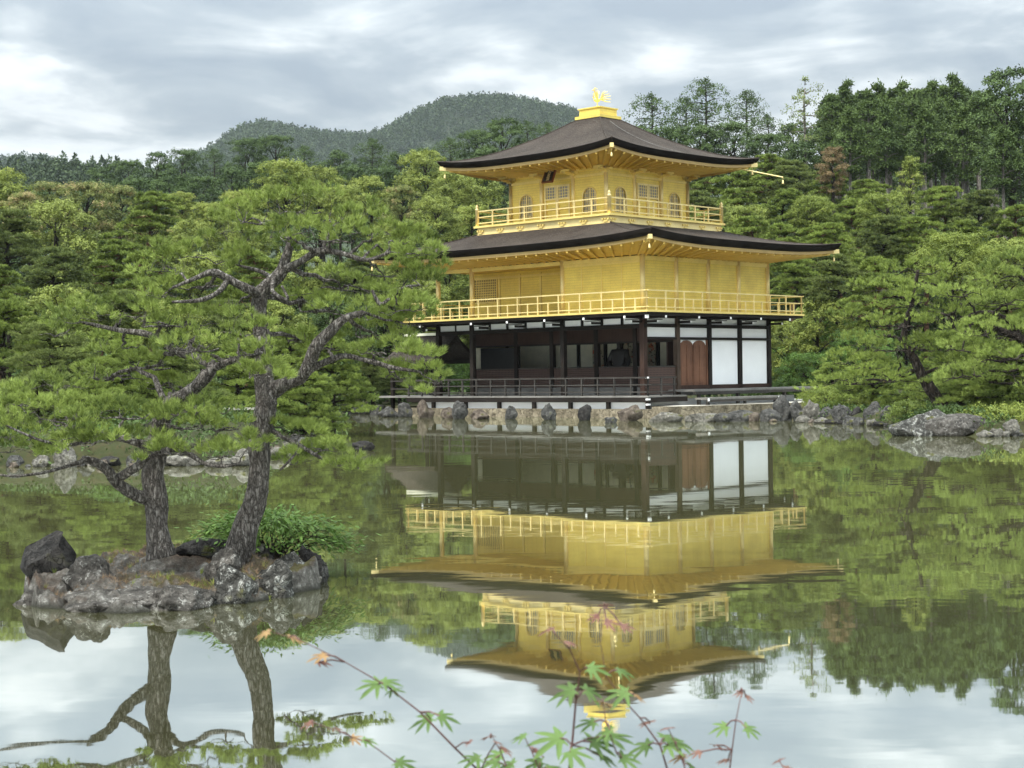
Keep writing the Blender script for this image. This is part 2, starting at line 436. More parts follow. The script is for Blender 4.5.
nrm = m.n('ShaderNodeVectorMath', {0: m.n('ShaderNodeVectorMath', {0: tot, 1: (0, 0, 1)}, operation='ADD').outputs[0]}, operation='NORMALIZE').outputs[0]
fr = m.n('ShaderNodeFresnel', {'IOR': 1.33}).outputs[0]
fac = m.n('ShaderNodeMapRange', {0: fr, 1: .02, 2: .75, 3: .30, 4: .95}).outputs[0]
fac = m.ramp(fr, [(.02, .06), (.20, .72), (.30, .85), (.5, .80), (.75, .82), (.9, .88)])
gl = m.n('ShaderNodeBsdfGlossy', {'Roughness': .02, 'Normal': nrm, 'Color': (.97, 1.0, .98)}).outputs[0]
df = m.n('ShaderNodeBsdfDiffuse', {0: (.082, .080, .036)}).outputs[0]
G['water'] = m.done(m.n('ShaderNodeMixShader', {0: fac, 1: df, 2: gl}).outputs[0])
tag(MB().poly([(-60, -6, 0), (60, -6, 0), (60, 130, 0), (-60, 130, 0)]).obj('pond_water', G['water']), kind='structure')
# ------------------------------------------------------------------ the golden pavilion
TH = 0.7639
BX, BY = 5.209, 65.02
b = 2.12; SX, EY = 5.5 * b, 4 * b; T3 = 5.46
U0, V0 = (SX - T3) / 2, (EY - T3) / 2
pav = empty('golden_pavilion', (BX, BY, 0), -TH)
tag(pav, 'three storey temple pavilion with gold leaf upper floors and dark curved roofs by the pond', 'pavilion')
def pav_world(x, y, z=0):
    c, s = math.cos(TH), math.sin(TH)
    return Vector((BX + x * c + y * s, BY - x * s + y * c, z))
def part(name, mat, mb, parent=None, smooth=False, label=None):
    return mb.obj(name, G[mat] if isinstance(mat, str) else mat, parent or pav, smooth, label)

# roof material: cedar bark shingles
m = Mat('cedar_bark_shingles'); v = m.coord()
sep_ = m.n('ShaderNodeSeparateXYZ', {0: v})
rn = m.noise(v, .9, 7, .65); rf = m.noise(m.mapping(v, (9, 9, 30)), 1.5, 6, .75)
lay = m.n('ShaderNodeTexWave', {'Vector': v, 'Scale': 6.0, 'Distortion': 2.5, 'Detail': 3}, wave_type='BANDS', bands_direction='Z').outputs[1]
c = m.ramp(rn, [(.3, (.028, .020, .016)), (.7, (.072, .056, .046))])
c = m.mix(m.ramp(rf, [(.48, 0.), (.72, .8)]), c, (.135, .125, .115))
c = m.mix(.45, c, lay, 'MULTIPLY')
G['roof'] = m.done(m.pbr(c, .92, 0, .12, m.bump(m.math('ADD', rf, lay), .8, .03)))
G['roofedge'] = m_wood('layered_bark_edge', (.005, .004, .0035), (.016, .012, .010), .9, (1, 1, 30), .1)

def roof(name, cx, cy, hx, hy, ix, iy, z_in, z_eave, up, thick, expo, ridge_drop=0.0):
    """hipped roof with sweeping eaves. half sizes hx,hy at the eaves, ix,iy at the top"""
    NT, NR = 40, 22
    top = MB(); edge = MB(); ring_o = []
    def pt(side, t, r, dz=0.0):
        X = ix + (hx - ix) * r; Y = iy + (hy - iy) * r
        p = {0: (t * X, -Y), 1: (X, t * Y), 2: (-t * X, Y), 3: (-X, -t * Y)}[side]
        z_ = z_eave + (z_in - z_eave) * (1 - r) ** expo
        z_ += up * abs(t) ** 3.2 * r ** 3
        out_ = 1 + 0.012 * abs(t) ** 4 * r
        return (cx + p[0] * out_, cy + p[1] * out_, z_ + dz)
    for s in range(4):
        i0 = len(top.v)
        for i in range(NR + 1):
            for j in range(NT + 1):
                top.v.append(pt(s, j / NT * 2 - 1, i / NR))
        for i in range(NR):
            for j in range(NT):
                a = i0 + i * (NT + 1) + j; top.f.append((a, a + NT + 1, a + NT + 2, a + 1))
    o = part(name, 'roof', top, smooth=True)
    for s in range(4):     # the thick layered eave edge: slants inward going down
        i0 = len(edge.v)
        for j in range(NT + 1):
            t = j / NT * 2 - 1
            a = Vector(pt(s, t, 1.0)); c0 = Vector((cx, cy, a.z))
            inn = (c0 - a).normalized()
            edge.v += [tuple(a + Vector((0, 0, .004))), tuple(a + inn * .05 + Vector((0, 0, -thick * .45))), tuple(a + inn * .20 + Vector((0, 0, -thick))), tuple(a + inn * .7 + Vector((0, 0, -thick)))]
        for j in range(NT):
            for k in range(3):
                a = i0 + j * 4 + k; edge.f.append((a, a + 1, a + 5, a + 4))
    e = edge.obj('roof_edge', G['roofedge'], o, True)
    return o, pt
def soffit(pt, cx, cy, hx, hy, wx, wy, thick, zw, nsp, mat='golds', rail='goldp'):
    """gold boards and rafters under the eaves"""
    mb = MB(); tr = MB(); NT = 40
    def eave(s, t, inset):
        a = Vector(pt(s, t, 1.0)); inn = (Vector((cx, cy, a.z)) - a).normalized()
        k = {0: Vector((0, 1, 0)), 1: Vector((-1, 0, 0)), 2: Vector((0, -1, 0)), 3: Vector((1, 0, 0))}[s]
        l = {0: Vector((-t, 0, 0)), 1: Vector((0, -t, 0)), 2: Vector((t, 0, 0)), 3: Vector((0, t, 0))}[s]
        return a + k * inset + l * inset * 1.0 + Vector((0, 0, -thick))
    def wall(s, t):
        p = {0: (t * wx, -wy), 1: (wx, t * wy), 2: (-t * wx, wy), 3: (-wx, -t * wy)}[s]
        return Vector((cx + p[0], cy + p[1], zw))
    for s in range(4):
        for j in range(NT):
            t0, t1 = j / NT * 2 - 1, (j + 1) / NT * 2 - 1
            a, b_ = eave(s, t0, .24), eave(s, t1, .24); c_, d = wall(s, t1), wall(s, t0)
            dz = Vector((0, 0, -.02))
            mb.poly([a + dz, b_ + dz, c_, d])
            # pale fascia board under the bark edge
            A, B_ = eave(s, t0, .21), eave(s, t1, .21); z1 = Vector((0, 0, -.13)); z0 = Vector((0, 0, .01))
            A2, B2 = eave(s, t0, .27), eave(s, t1, .27)
            tr.hexa([A + z1, B_ + z1, B2 + z1, A2 + z1, A + z0, B_ + z0, B2 + z0, A2 + z0])
    sf = part('soffit', mat, mb); tb = part('eave_board', 'goldtrim', tr)
    for s in (0, 1):
        n = nsp[s]
        for j in range(n):
            t = (j + .5) / n * 2 - 1
            a = eave(s, t, .235); a.z -= .17
            w_ = wall(s, t); w_.z -= .02; r_ = MB().bar(a, w_, .075, .075)
            part('rafter', 'golds', r_)
    return sf
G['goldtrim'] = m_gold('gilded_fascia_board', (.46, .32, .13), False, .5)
OH = 2.2
CXR, CYR = -SX / 2, EY / 2
up_roof, pt_up = roof('upper_roof', CXR, CYR, T3 / 2 + OH, T3 / 2 + OH, .62, .62, 12.86, 10.84, .24, .24, 1.48)
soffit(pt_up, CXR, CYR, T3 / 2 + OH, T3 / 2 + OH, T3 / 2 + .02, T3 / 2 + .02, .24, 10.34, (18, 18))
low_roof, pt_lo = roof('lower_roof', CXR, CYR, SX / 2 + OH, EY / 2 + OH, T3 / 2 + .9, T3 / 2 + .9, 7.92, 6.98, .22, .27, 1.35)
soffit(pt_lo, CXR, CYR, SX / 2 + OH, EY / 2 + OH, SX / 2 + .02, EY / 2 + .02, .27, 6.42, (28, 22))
# hip ridges (slightly raised bark strip)
for rf_, pt_ in ((up_roof, pt_up), (low_roof, pt_lo)):
    for s in range(4):
        pts = [Vector(pt_(s, 1.0, i / 20.0)) + Vector((0, 0, -.015)) for i in range(21)]
        MB().tube(pts, [.05] * 21, 6).obj('hip_ridge', G['roof'], rf_, True)
# lightning wire on the upper roof's east slope
MB().tube([Vector(pt_up(1, -.35 + .5 * (i / 12), .08 + .72 * i / 12)) + Vector((0, 0, .02)) for i in range(13)], .011, 5).obj('roof_wire', G['deck'], up_roof)
# gold box on the apex with the bird
bx_ = MB().box(CXR - .72, CXR + .72, CYR - .72, CYR + .72, 12.83, 12.96)
bx_.box(CXR - .58, CXR + .58, CYR - .58, CYR + .58, 12.96, 13.26).box(CXR - .63, CXR + .63, CYR - .63, CYR + .63, 13.26, 13.31)
box_o = part('roof_box', 'gold', bx_)
ph = empty('phoenix_figure', (CXR, CYR, 13.31), 0, pav)
ph['label'] = 'gilded bird with raised wings and fanned tail on the roof box'
ph.rotation_euler = (0, 0, TH + .15); ph.scale = (.68, .68, .84)
s_ = .92
MB().tube([(-.30 * s_, 0, .55), (-.24, 0, .50), (-.10, 0, .45), (.06, 0, .46), (.20, 0, .52)], [.02, .08, .115, .10, .03], 8).obj('body', G['goldp'], ph, True)
MB().tube([(-.20, 0, .50), (-.30, 0, .62), (-.27, 0, .78), (-.20, 0, .88), (-.22, 0, .97), (-.30, 0, 1.0), (-.38, 0, .96)], [.06, .045, .035, .032, .045, .04, .008], 8).obj('neck', G['goldp'], ph, True)
cr_ = MB()
for k in range(3): cr_.tube([(-.24, 0, 1.0), (-.20 + .05 * k, 0, 1.06 + .03 * (2 - k)), (-.14 + .06 * k, 0, 1.10 - .03 * k)], [.016, .012, .018], 5)
cr_.obj('crest', G['goldp'], ph)
for sd in (-1, 1):
    MB().tube([(-.05, sd * .07, .42), (-.03, sd * .07, .22), (-.06, sd * .07, 0)], [.03, .018, .022], 6).obj('leg', G['goldp'], ph)
    for k in range(5):
        a = math.radians(68 + 13 * k if sd > 0 else 100 + 12 * k); L = .52 - .04 * abs(k - 1)
        MB().tube([(-.02, sd * .09, .50), (-.02 + math.cos(a) * L * .55, sd * (.16 + .03 * k), .5 + math.sin(a) * L * .6), (-.02 + math.cos(a) * L * (.9 if sd > 0 else .8), sd * (.2 + .05 * k), .5 + math.sin(a) * L)], [.03, .035, .008], 5).obj('wing_feather', G['goldp'], ph)
for k in range(6):
    a = math.radians(62 - 15 * k); L = .72 if k else .62
    MB().tube([(.16, 0, .50), (.16 + math.cos(a) * L * .5, (k % 3 - 1) * .04, .5 + math.sin(a) * L * .62), (.16 + math.cos(a) * L, (k % 3 - 1) * .08, .5 + math.sin(a) * L * .8)], [.03, .032, .012], 5).obj('tail_feather', G['goldp'], ph)

# corner bells and spouts under the roof corners
def bell(p):
    o = MB().lathe([(.005, 0), (.02, -.01), (.035, -.05), (.04, -.13), (.055, -.17), (.0, -.17)], 10, p).tube([(p[0], p[1], p[2] + .16), (p[0], p[1], p[2])], .008, 5)
    part('wind_bell', 'goldpale', o, smooth=True)
for ptf, th_, in ((pt_up, .24), (pt_lo, .27)):
    for s in (3, 0, 1):
        a = Vector(ptf(s, 1.0 if s != 3 else 1.0, 1.0)); c0 = Vector((CXR, CYR, a.z)); inn = (c0 - a).normalized()
        e1 = a + inn * .22 + Vector((0, 0, -th_ - .06)); e0 = e1 + inn * 1.6 + Vector((0, 0, -.10))
        part('corner_rafter', 'goldpale', MB().bar(e0, e1 - inn * .12, .15, .17))
        bell((e1.x + inn.x * .1, e1.y + inn.y * .1, e1.z - .26))
# long gilded rainspout on the east side of the upper roof
a = Vector(pt_up(1, .92, 1.0)); e1 = a + Vector((1.0, .75, -.85)); 
part('spout', 'goldpale', MB().tube([a + Vector((-.5, -.4, -.42)), e1], [.03, .028], 6)); bell((e1.x, e1.y, e1.z - .12))

# ---- third storey
X3, Y3 = -U0, V0            # south-east column of the third storey
wl3 = MB()
def wallbox(x0, x1, y0, y1, z0, z1, mat='gold', name='wall', label=None):
    return part(name, mat, MB().box(x0, x1, y0, y1, z0, z1), label=label)
Z3F, Z3T = 8.25, 10.36
arch_n = 14
def arch_pts(w, h, hs):
    """bell shaped (katomado) outline: half width w, total height h, springing hs"""
    pts = [(-w * 1.06, 0), (-w, hs * .5), (-w, hs)]
    for i in range(1, arch_n):
        a = PI - PI * i / arch_n
        pts.append((math.cos(a) * w, hs + (h - hs) * (math.sin(a) ** .85)))
    pts += [(w, hs), (w, hs * .5), (w * 1.06, 0)]
    return pts
def face_map(side, s, z, d):
    """side 'S' : s runs west from the SE column, d outwards (south); side 'E': s runs north, d outwards (east)"""
    return (X3 - s, Y3 - d, z) if side == 'S' else (X3 + d, Y3 + s, z)
for side in 'SE':
    for k in range(3):
        s0, s1 = k * T3 / 3, (k + 1) * T3 / 3; sc = (s0 + s1) / 2
        if k != 1:    # wall with an arched window: a board with the arch cut out, set as ring strips
            w_, h_, hs_ = .37, 1.06, .70; zb = 8.46
            ap = arch_pts(w_, h_, hs_); ap = [(p[0], p[1] + zb) for p in ap]
            mb = MB(); L = sc - s0 - .05; R_ = L
            n = len(ap)
            # outer rectangle points matched to arch points
            op = []
            for i, (u, zz) in enumerate(ap):
                f = i / (n - 1)
                if f < .33: q = (-L, Z3F + (Z3T - Z3F) * f / .33)
                elif f < .67: q = (-L + 2 * L * (f - .33) / .34, Z3T)
                else: q = (L, Z3T - (Z3T - Z3F) * (f - .67) / .33)
                op.append(q)
            op[0] = (-L, Z3F); op[-1] = (L, Z3F)
            for i in range(n - 1):
                A, B_, D, E_ = op[i], op[i + 1], ap[i + 1], ap[i]
                q = [face_map(side, sc + (1 if side == 'S' else 1) * p[0], p[1], 0.0) for p in (A, B_, D, E_)]
                mb.poly(q)
                if abs(A[0] - B_[0]) > 1e-6 and abs(A[1] - B_[1]) > 1e-6:
                    corner = (-L, Z3T) if A[0] < 0 else (L, Z3T)
                    mb.poly([face_map(side, sc + p[0], p[1], 0.0) for p in (A, corner, B_)])
                # reveal
                mb.poly([face_map(side, sc + D[0], D[1], 0), face_map(side, sc + E_[0], E_[1], 0), face_map(side, sc + E_[0], E_[1], -.08), face_map(side, sc + D[0], D[1], -.08)])
            mb.poly([face_map(side, sc + p[0], p[1], 0) for p in ((-L, Z3F), (ap[0][0], ap[0][1]), (ap[-1][0], ap[-1][1]), (L, Z3F))])
            part('wall', 'gold', mb)
            wn = MB()
            wn.tube([face_map(side, sc + p[0], p[1], .02) for p in ap], .028, 6)
            win = part('arched_window', 'goldpale', wn)
            MB().poly([face_map(side, sc + p[0], p[1], -.07) for p in ap]).obj('pane', G['glass'], win)
            gr = MB()
            for u in (-.24, -.12, 0, .12, .24):
                zt = zb + hs_ + (h_ - hs_) * math.sqrt(max(0, 1 - (u / w_) ** 2)) - .01
                a0 = face_map(side, sc + u, zb, -.04); a1 = face_map(side, sc + u, zt, -.04); gr.bar(a0, a1, .022 if u else .05)
            for zz, hw in ((.12, .36), (.30, .36), (.48, .36), (.66, .36), (.84, .31), (.97, .2)):
                gr.bar(face_map(side, sc - hw, zb + zz, -.045), face_map(side, sc + hw, zb + zz, -.045), .02)
            gr.obj('lattice', G['goldpale'], win)
        else:
            part('wall', 'gold', MB().hexa([face_map(side, s0 + .05, Z3F, -.03), face_map(side, s1 - .05, Z3F, -.03), face_map(side, s1 - .05, Z3F, -.12), face_map(side, s0 + .05, Z3F, -.12)] + [face_map(side, s0 + .05, Z3T, -.03), face_map(side, s1 - .05, Z3T, -.03), face_map(side, s1 - .05, Z3T, -.12), face_map(side, s0 + .05, Z3T, -.12)]))
            for q in (-1, 1):     # the pair of panelled doors
                d0, d1 = (sc - .72, sc - .01) if q < 0 else (sc + .01, sc + .72)
                dm = MB()
                for (u0_, u1_, za, zb_) in ((d0, d0 + .07, 8.34, 9.78), (d1 - .07, d1, 8.34, 9.78), (d0 + .07, d1 - .07, 8.34, 8.42), (d0 + .07, d1 - .07, 9.70, 9.78), (d0 + .07, d1 - .07, 9.16, 9.23), (d0 + .07, d1 - .07, 8.74, 8.80)):
                    P = [face_map(side, u, zz, dd) for zz in (za, zb_) for (u, dd) in ((u0_, .03), (u1_, .03), (u1_, -.03), (u0_, -.03))]
                    dm.hexa(P)
                d_o = part('panel_door', 'goldpale', dm)
                MB().poly([face_map(side, u, zz, -.015) for (u, zz) in ((d0, 9.2), (d1, 9.2), (d1, 9.75), (d0, 9.75))]).obj('door_paper', G['glass'], d_o)
                lt = MB()
                for i in range(1, 5): lt.bar(face_map(side, d0 + (d1 - d0) * i / 5, 9.22, .0), face_map(side, d0 + (d1 - d0) * i / 5, 9.71, .0), .025)
                for zz in (9.33, 9.46, 9.59): lt.bar(face_map(side, d0 + .05, zz, .003), face_map(side, d1 - .05, zz, .003), .025)
                lt.obj('lattice', G['goldpale'], d_o)
        # thin boards and beams across the bay
    bmz = MB()
    for (za, zb_) in ((8.27, 8.37), (9.98, 10.08), (10.26, 10.36)):
        P = [face_map(side, u, zz, dd) for zz in (za, zb_) for (u, dd) in ((-.05, .045), (T3 + .05, .045), (T3 + .05, -.02), (-.05, -.02))]
        bmz.hexa(P)
    part('wall_beam', 'goldp', bmz)
for i in range(4):
    for (x, y) in {(X3 - i * T3 / 3, Y3), (X3, Y3 + i * T3 / 3), (X3 - T3, Y3 + i * T3 / 3), (X3 - i * T3 / 3, Y3 + T3)}:
        if (x, y) == (X3, Y3) and i > 0: continue
        part('column', 'goldpale', MB().tube([(x, y, Z3F), (x, y, 10.30)], .09, 12), smooth=True)
        if abs(y - Y3) < .01 or abs(x - X3) < .01:   # bracket arms on the column head
            k = MB()
            dx, dy = (0, -1) if abs(y - Y3) < .01 else (1, 0)
            k.bar((x - dy * .32, y + dx * .32, 10.22), (x + dy * .32, y - dx * .32, 10.22), .10, .09)
            k.bar((x, y, 10.16), (x + dx * .55, y + dy * .55, 10.20), .10, .10)
            k.bar((x + dx * .5 - dy * .22, y + dy * .5 + dx * .22, 10.28), (x + dx * .5 + dy * .22, y + dy * .5 - dx * .22, 10.28), .08, .08)
            k.box(x - .13, x + .13, y - .13, y + .13, 10.08, 10.17)
            part('bracket', 'goldp', k)
part('wall', 'gold', MB().box(X3 - T3 + .02, X3 - .3, Y3 + T3 - .1, Y3 + T3, Z3F, Z3T))
part('wall', 'gold', MB().box(X3 - T3, X3 - T3 + .1, Y3 + .1, Y3 + T3 - .12, Z3F, Z3T))
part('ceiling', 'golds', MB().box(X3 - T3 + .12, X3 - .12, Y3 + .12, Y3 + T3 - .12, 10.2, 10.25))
# balcony of the third storey
o3 = 1.05
x0, x1, y0, y1 = X3 - T3 - o3, X3 + o3, Y3 - o3, Y3 + T3 + o3
part('balcony_floor', 'goldp', MB().box(x0 - .12, x1 + .12, y0 - .12, y1 + .12, 8.15, 8.24))
part('balcony_fascia', 'goldpale', MB().box(x0, x1, y0, y1, 7.74, 8.147))
for j in range(7):
    for side in 'SE':
        s = j / 6 * (T3 + 2 * o3 - .4) + .2
        p = (x1 - s, y0 - .02) if side == 'S' else (x1 + .02, y0 + s)
        k = MB()
        for q in (-.15, 0, .15):
            if side == 'S': k.box(p[0] + q - .045, p[0] + q + .045, p[1] - .035, p[1] + .015, 7.98 + .02 * (q == 0), 8.06)
            else: k.box(p[0] - .015, p[0] + .035, p[1] + q - .045, p[1] + q + .045, 7.98 + .02 * (q == 0), 8.06)
        if side == 'S': k.box(p[0] - .10, p[0] + .10, p[1] - .03, p[1] + .015, 7.90, 7.95)
        else: k.box(p[0] - .015, p[0] + .03, p[1] - .10, p[1] + .10, 7.90, 7.95)
        part('carved_bracket', 'goldp', k)
fm = MB()
for zz in (7.80,):
    fm.box(x0 - .02, x1 + .02, y0 - .025, y0 - .003, zz, zz + .05).box(x1 + .003, x1 + .025, y0 - .02, y1 + .02, zz, zz + .05)
part('fascia_moulding', 'goldp', fm)
def railing(x0, x1, y0, y1, zf, zt, mids, mat, step, alt=True, finial=False, sides='SEWN', r=.045, sidefun=None, tall=None):
    """one railing part per side, its posts as sub-parts"""
    for s in sides:
        A, B_ = {'S': ((x1, y0), (x0, y0)), 'E': ((x1, y0), (x1, y1)), 'W': ((x0, y0), (x0, y1)), 'N': ((x0, y1), (x1, y1))}[s]
        rl = MB()
        ext = 0.0 if finial else .12
        d = Vector((B_[0] - A[0], B_[1] - A[1], 0)).normalized()
        for zz in [zt] + mids:
            k = r if zz == zt else r * .8
            rl.bar(Vector((A[0], A[1], zz)) - d * ext, Vector((B_[0], B_[1], zz)) + d * ext, k * 1.7, k * 1.5)
        ro = part('railing', mat, rl)
        L = math.hypot(B_[0] - A[0], B_[1] - A[1]); n = max(1, round(L / step))
        for j in range(n + 1):
            if j in (0, n) and finial: continue
            p = Vector((A[0], A[1], 0)) + d * (L * j / n)
            top_ = zt if (j % 2 == 0 or not alt) else mids[0]
            MB().box(p.x - r * .8, p.x + r * .8, p.y - r * .8, p.y + r * .8, zf, top_ - .01).obj('rail_post', G[mat], ro)
railing(x0, x1, y0, y1, 8.24, 8.88, [8.62, 8.36], 'goldpale', .92, False, True, r=.034)
for (x, y) in ((x0, y0), (x1, y0), (x1, y1), (x0, y1)):
    part('corner_post', 'goldpale', MB().lathe([(.085, 8.24), (.085, 8.93), (.095, 8.94), (.095, 8.98), (.05, 9.0), (.075, 9.05), (.06, 9.11), (.02, 9.17), (.0, 9.2)], 12, (x, y, 0)), smooth=True)
# name board with its three characters under the south eaves
nb = empty('name_board', (X3 - T3 / 2, Y3 - .50, 10.12), 0, pav); nb.rotation_euler = (math.radians(-24), 0, 0); nb.scale = (.85, .85, .85)
MB().box(-.30, .30, -.03, .03, -.30, .34).obj('board', G['black'], nb)
fr = MB().box(-.36, -.30, -.05, .05, -.36, .40).box(.30, .36, -.05, .05, -.36, .40).box(-.30, .30, -.05, .05, -.36, -.30).box(-.30, .30, -.05, .05, .34, .40)
fr.obj('board_frame', m_plain('red_brown_frame', (.16, .05, .02), .5), nb)
for k, ch in enumerate('究竟頂'):
    cu = bpy.data.curves.new('character', 'FONT'); cu.body = ch; cu.size = .22; cu.extrude = .006; cu.align_x = 'CENTER'; cu.align_y = 'CENTER'
    t_ = bpy.data.objects.new('character', cu); C.objects.link(t_)
    bpy.context.view_layer.update()
    me = bpy.data.meshes.new_from_object(t_); bpy.data.objects.remove(t_)
    me.materials.clear(); me.materials.append(G['goldpale'])
    o = link('character', me, nb, (0, -.042, .22 - k * .20)); o.rotation_euler = (PI / 2, 0, 0)

# ---- second storey
Z2F, Z2T = 4.18, 6.40
def pl(name, mat, *bb, **k): return part(name, mat, MB().box(*bb), **k)
pl('wall', 'gold', -2 * b + .09, -.09, 0.0, .10, Z2F, Z2T)                       # flush south wall, two bays
pl('wall', 'gold', -2 * b - .05, -2 * b + .05, .10, b, Z2F, Z2T)
pl('wall', 'gold', -SX + .09, -2 * b - .05, b, b + .10, Z2F, Z2T)                # recessed south wall
for j in range(4): pl('wall', 'gold', -.10, 0.0, j * b + .09, (j + 1) * b - .09, Z2F, Z2T)
pl('wall', 'gold', -SX, -SX + .1, b + .1, EY - .1, Z2F, Z2T)
pl('wall', 'gold', -SX + .1, -.1, EY - .1, EY, Z2F, Z2T)
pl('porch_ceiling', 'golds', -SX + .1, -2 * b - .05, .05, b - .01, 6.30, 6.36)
sm = MB()
for q in (.25, .5, .75): sm.box(-2 * b * q - .02, -2 * b * q + .02, -.022, -.002, Z2F + .06, 6.12)
sm.box(-2 * b + .06, -.06, -.03, -.003, 6.12, 6.2)
part('wall_batten', 'goldp', sm)
# recessed wall: lattice shutter and sliding panels
ls = part('lattice_shutter', 'goldp', MB().box(-SX + .12, -SX + 1.62, b - .05, b - .003, 4.95, 5.02).box(-SX + .12, -SX + 1.62, b - .05, b - .003, 6.02, 6.10).box(-SX + .12, -SX + .19, b - .05, b - .003, 5.02, 6.02).box(-SX + 1.55, -SX + 1.62, b - .05, b - .003, 5.02, 6.02))
lt = MB()
for i in range(1, 12): lt.box(-SX + .19 + i * .1133 - .018, -SX + .19 + i * .1133 + .018, b - .04, b - .004, 5.02, 6.02)
for i in range(1, 9): lt.box(-SX + .19, -SX + 1.55, b - .036, b - .006, 5.02 + i * .111 - .018, 5.02 + i * .111 + .018)
lt.obj('lattice', G['goldp'], ls)
MB().box(-SX + .19, -SX + 1.55, b - .003, b - .001, 5.02, 6.02).obj('shutter_back', m_plain('plain_brown_board', (.20, .13, .05), .7), ls)  # brown sheet behind the lattice bars
for q in (1.75, 3.0, 4.25, 5.5, 6.6):
    pl('door_post', 'goldp', -SX + q - .05, -SX + q + .05, b - .05, b - .003, Z2F + .06, 6.18)
pl('door_head', 'goldp', -SX + .12, -2 * b - .06, b - .07, b - .055, 6.02, 6.12)
for j, q in enumerate((1.8, 3.05, 4.3)):
    pl('sliding_panel', 'golddoor' if 'golddoor' in G else 'gold', -SX + q + .02, -SX + q + 1.15, b - .03, b - .012, Z2F + .1, 5.98)
for (x, y) in [(0, 0), (-2 * b, 0), (-4.5 * b, 0), (-SX, 0), (-SX, b), (0, b), (0, 2 * b), (0, 3 * b), (0, EY), (-SX, EY)]:
    part('column', 'goldpale', MB().tube([(x, y, Z2F - .02), (x, y, Z2T + .05)], .105, 12), smooth=True)
hb = MB()
hb.box(-SX - .05, .06, -.06, .0 - .003, 6.22, 6.38).box(.003, .06, -.055, EY + .05, 6.22, 6.38).box(-2 * b, .055, -.055, -.004, Z2F, Z2F + .08).box(.004, .055, -.05, EY + .05, Z2F, Z2F + .08)
part('head_beam', 'goldp', hb)
o2 = 1.08
x0, x1, y0, y1 = -SX - o2, o2, -o2, EY + o2
pl('balcony_floor', 'goldp', x0 - .05, x1 + .05, y0 - .05, y1 + .05, 4.10, 4.178)
pl('balcony_joist_board', 'dark', x0, x1, y0, y1, 4.0, 4.097)
railing(x0 + .04, x1 - .04, y0 + .04, y1 - .04, 4.178, 4.94, [4.64, 4.30], 'goldpale', .58, True, False, r=.032)
# ---- first storey
FZ = .84
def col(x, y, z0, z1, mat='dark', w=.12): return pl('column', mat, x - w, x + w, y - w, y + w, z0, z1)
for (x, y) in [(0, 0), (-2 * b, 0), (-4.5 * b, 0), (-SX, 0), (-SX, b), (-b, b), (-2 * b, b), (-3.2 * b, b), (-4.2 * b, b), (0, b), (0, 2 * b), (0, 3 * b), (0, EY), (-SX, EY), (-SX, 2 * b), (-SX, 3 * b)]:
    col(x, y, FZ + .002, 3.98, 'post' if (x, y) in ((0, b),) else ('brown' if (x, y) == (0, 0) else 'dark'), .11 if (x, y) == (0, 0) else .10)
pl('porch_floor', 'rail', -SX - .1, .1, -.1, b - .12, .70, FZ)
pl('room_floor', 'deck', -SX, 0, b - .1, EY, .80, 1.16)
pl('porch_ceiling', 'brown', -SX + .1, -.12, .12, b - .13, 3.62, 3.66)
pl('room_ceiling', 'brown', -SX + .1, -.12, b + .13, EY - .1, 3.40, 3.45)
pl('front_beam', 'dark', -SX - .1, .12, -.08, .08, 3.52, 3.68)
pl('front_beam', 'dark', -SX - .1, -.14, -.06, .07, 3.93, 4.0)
pl('upper_board', 'brown', -SX + .12, -.14, b - .06, b + .06, 3.06, 3.61)
pl('head_rail', 'dark', -SX + .12, -.14, b - .09, b + .09, 2.98, 3.06)
for j in range(5):     # white plaster band above the lintel, south
    for k in range(2):
        xa = -(j * b + k * b / 2) - .12; xb = -(j * b + (k + 1) * b / 2) + .06
        pl('plaster_band', 'plaster', xb, xa, .0, .04, 3.69, 3.925)
        pl('strut', 'dark', xb - .06, xb - .0, -.03, .06, 3.68, 3.93)
pl('plaster_band', 'plaster', -SX + .12, -5 * b - .06, .0, .04, 3.69, 3.925)
for j in range(4):
    pl('plaster_band', 'plaster', -.04, 0, j * b + .12, (j + 1) * b - .12, 3.70, 3.92, )
    pl('plaster_panel', 'plaster', -.04, .005, j * b + .12, (j + 1) * b - .12, 3.17, 3.55)
pl('side_beam', 'dark', -.07, .09, .1, EY + .1, 3.56, 3.69)
pl('side_beam', 'dark', -.07, .08, .1, EY + .1, 3.93, 4.0)
pl('side_beam', 'dark', -.07, .09, .1, EY + .1, 3.07, 3.16)
pl('sill_beam', 'brown', -.07, .10, b + .1, EY + .1, 1.06, 1.21)
for j in (2, 3): pl('plaster_panel', 'plaster', -.04, .005, j * b + .13, (j + 1) * b - .13, 1.22, 3.06)
# brackets carrying the balcony: two tiers of arms with white painted ends
def bracket(x, y, dx, dy):
    k = MB(); tp = MB()
    for L, za, zb_, w_ in ((.62, 3.72, 3.81, .05), (1.02, 3.88, 3.975, .05)):
        p = (x + dx * L, y + dy * L)
        k.bar((x, y, (za + zb_) / 2), (p[0], p[1], (za + zb_) / 2), w_ * 2, zb_ - za)
        q = .012
        if dy: tp.box(p[0] - w_, p[0] + w_, p[1] - q - .002, p[1] - .002, za, zb_)
        else: tp.box(p[0] + .002, p[0] + q + .002, p[1] - w_, p[1] + w_, za, zb_)
        # cross arm
        if L < 1: k.box(*( (x - .35, x + .35, p[1] + .04, p[1] + .16) if dy else (p[0] - .16, p[0] - .04, y - .35, y + .35)), 3.825, 3.855)
    o = part('balcony_bracket', 'dark', k); tp.obj('painted_end', G['tipw'], o)
for j in range(6): bracket(-j * b if j < 5 else -SX, -.12, 0, -1)
for j in range(5): bracket(.12, j * b if j else .0, 1, 0)
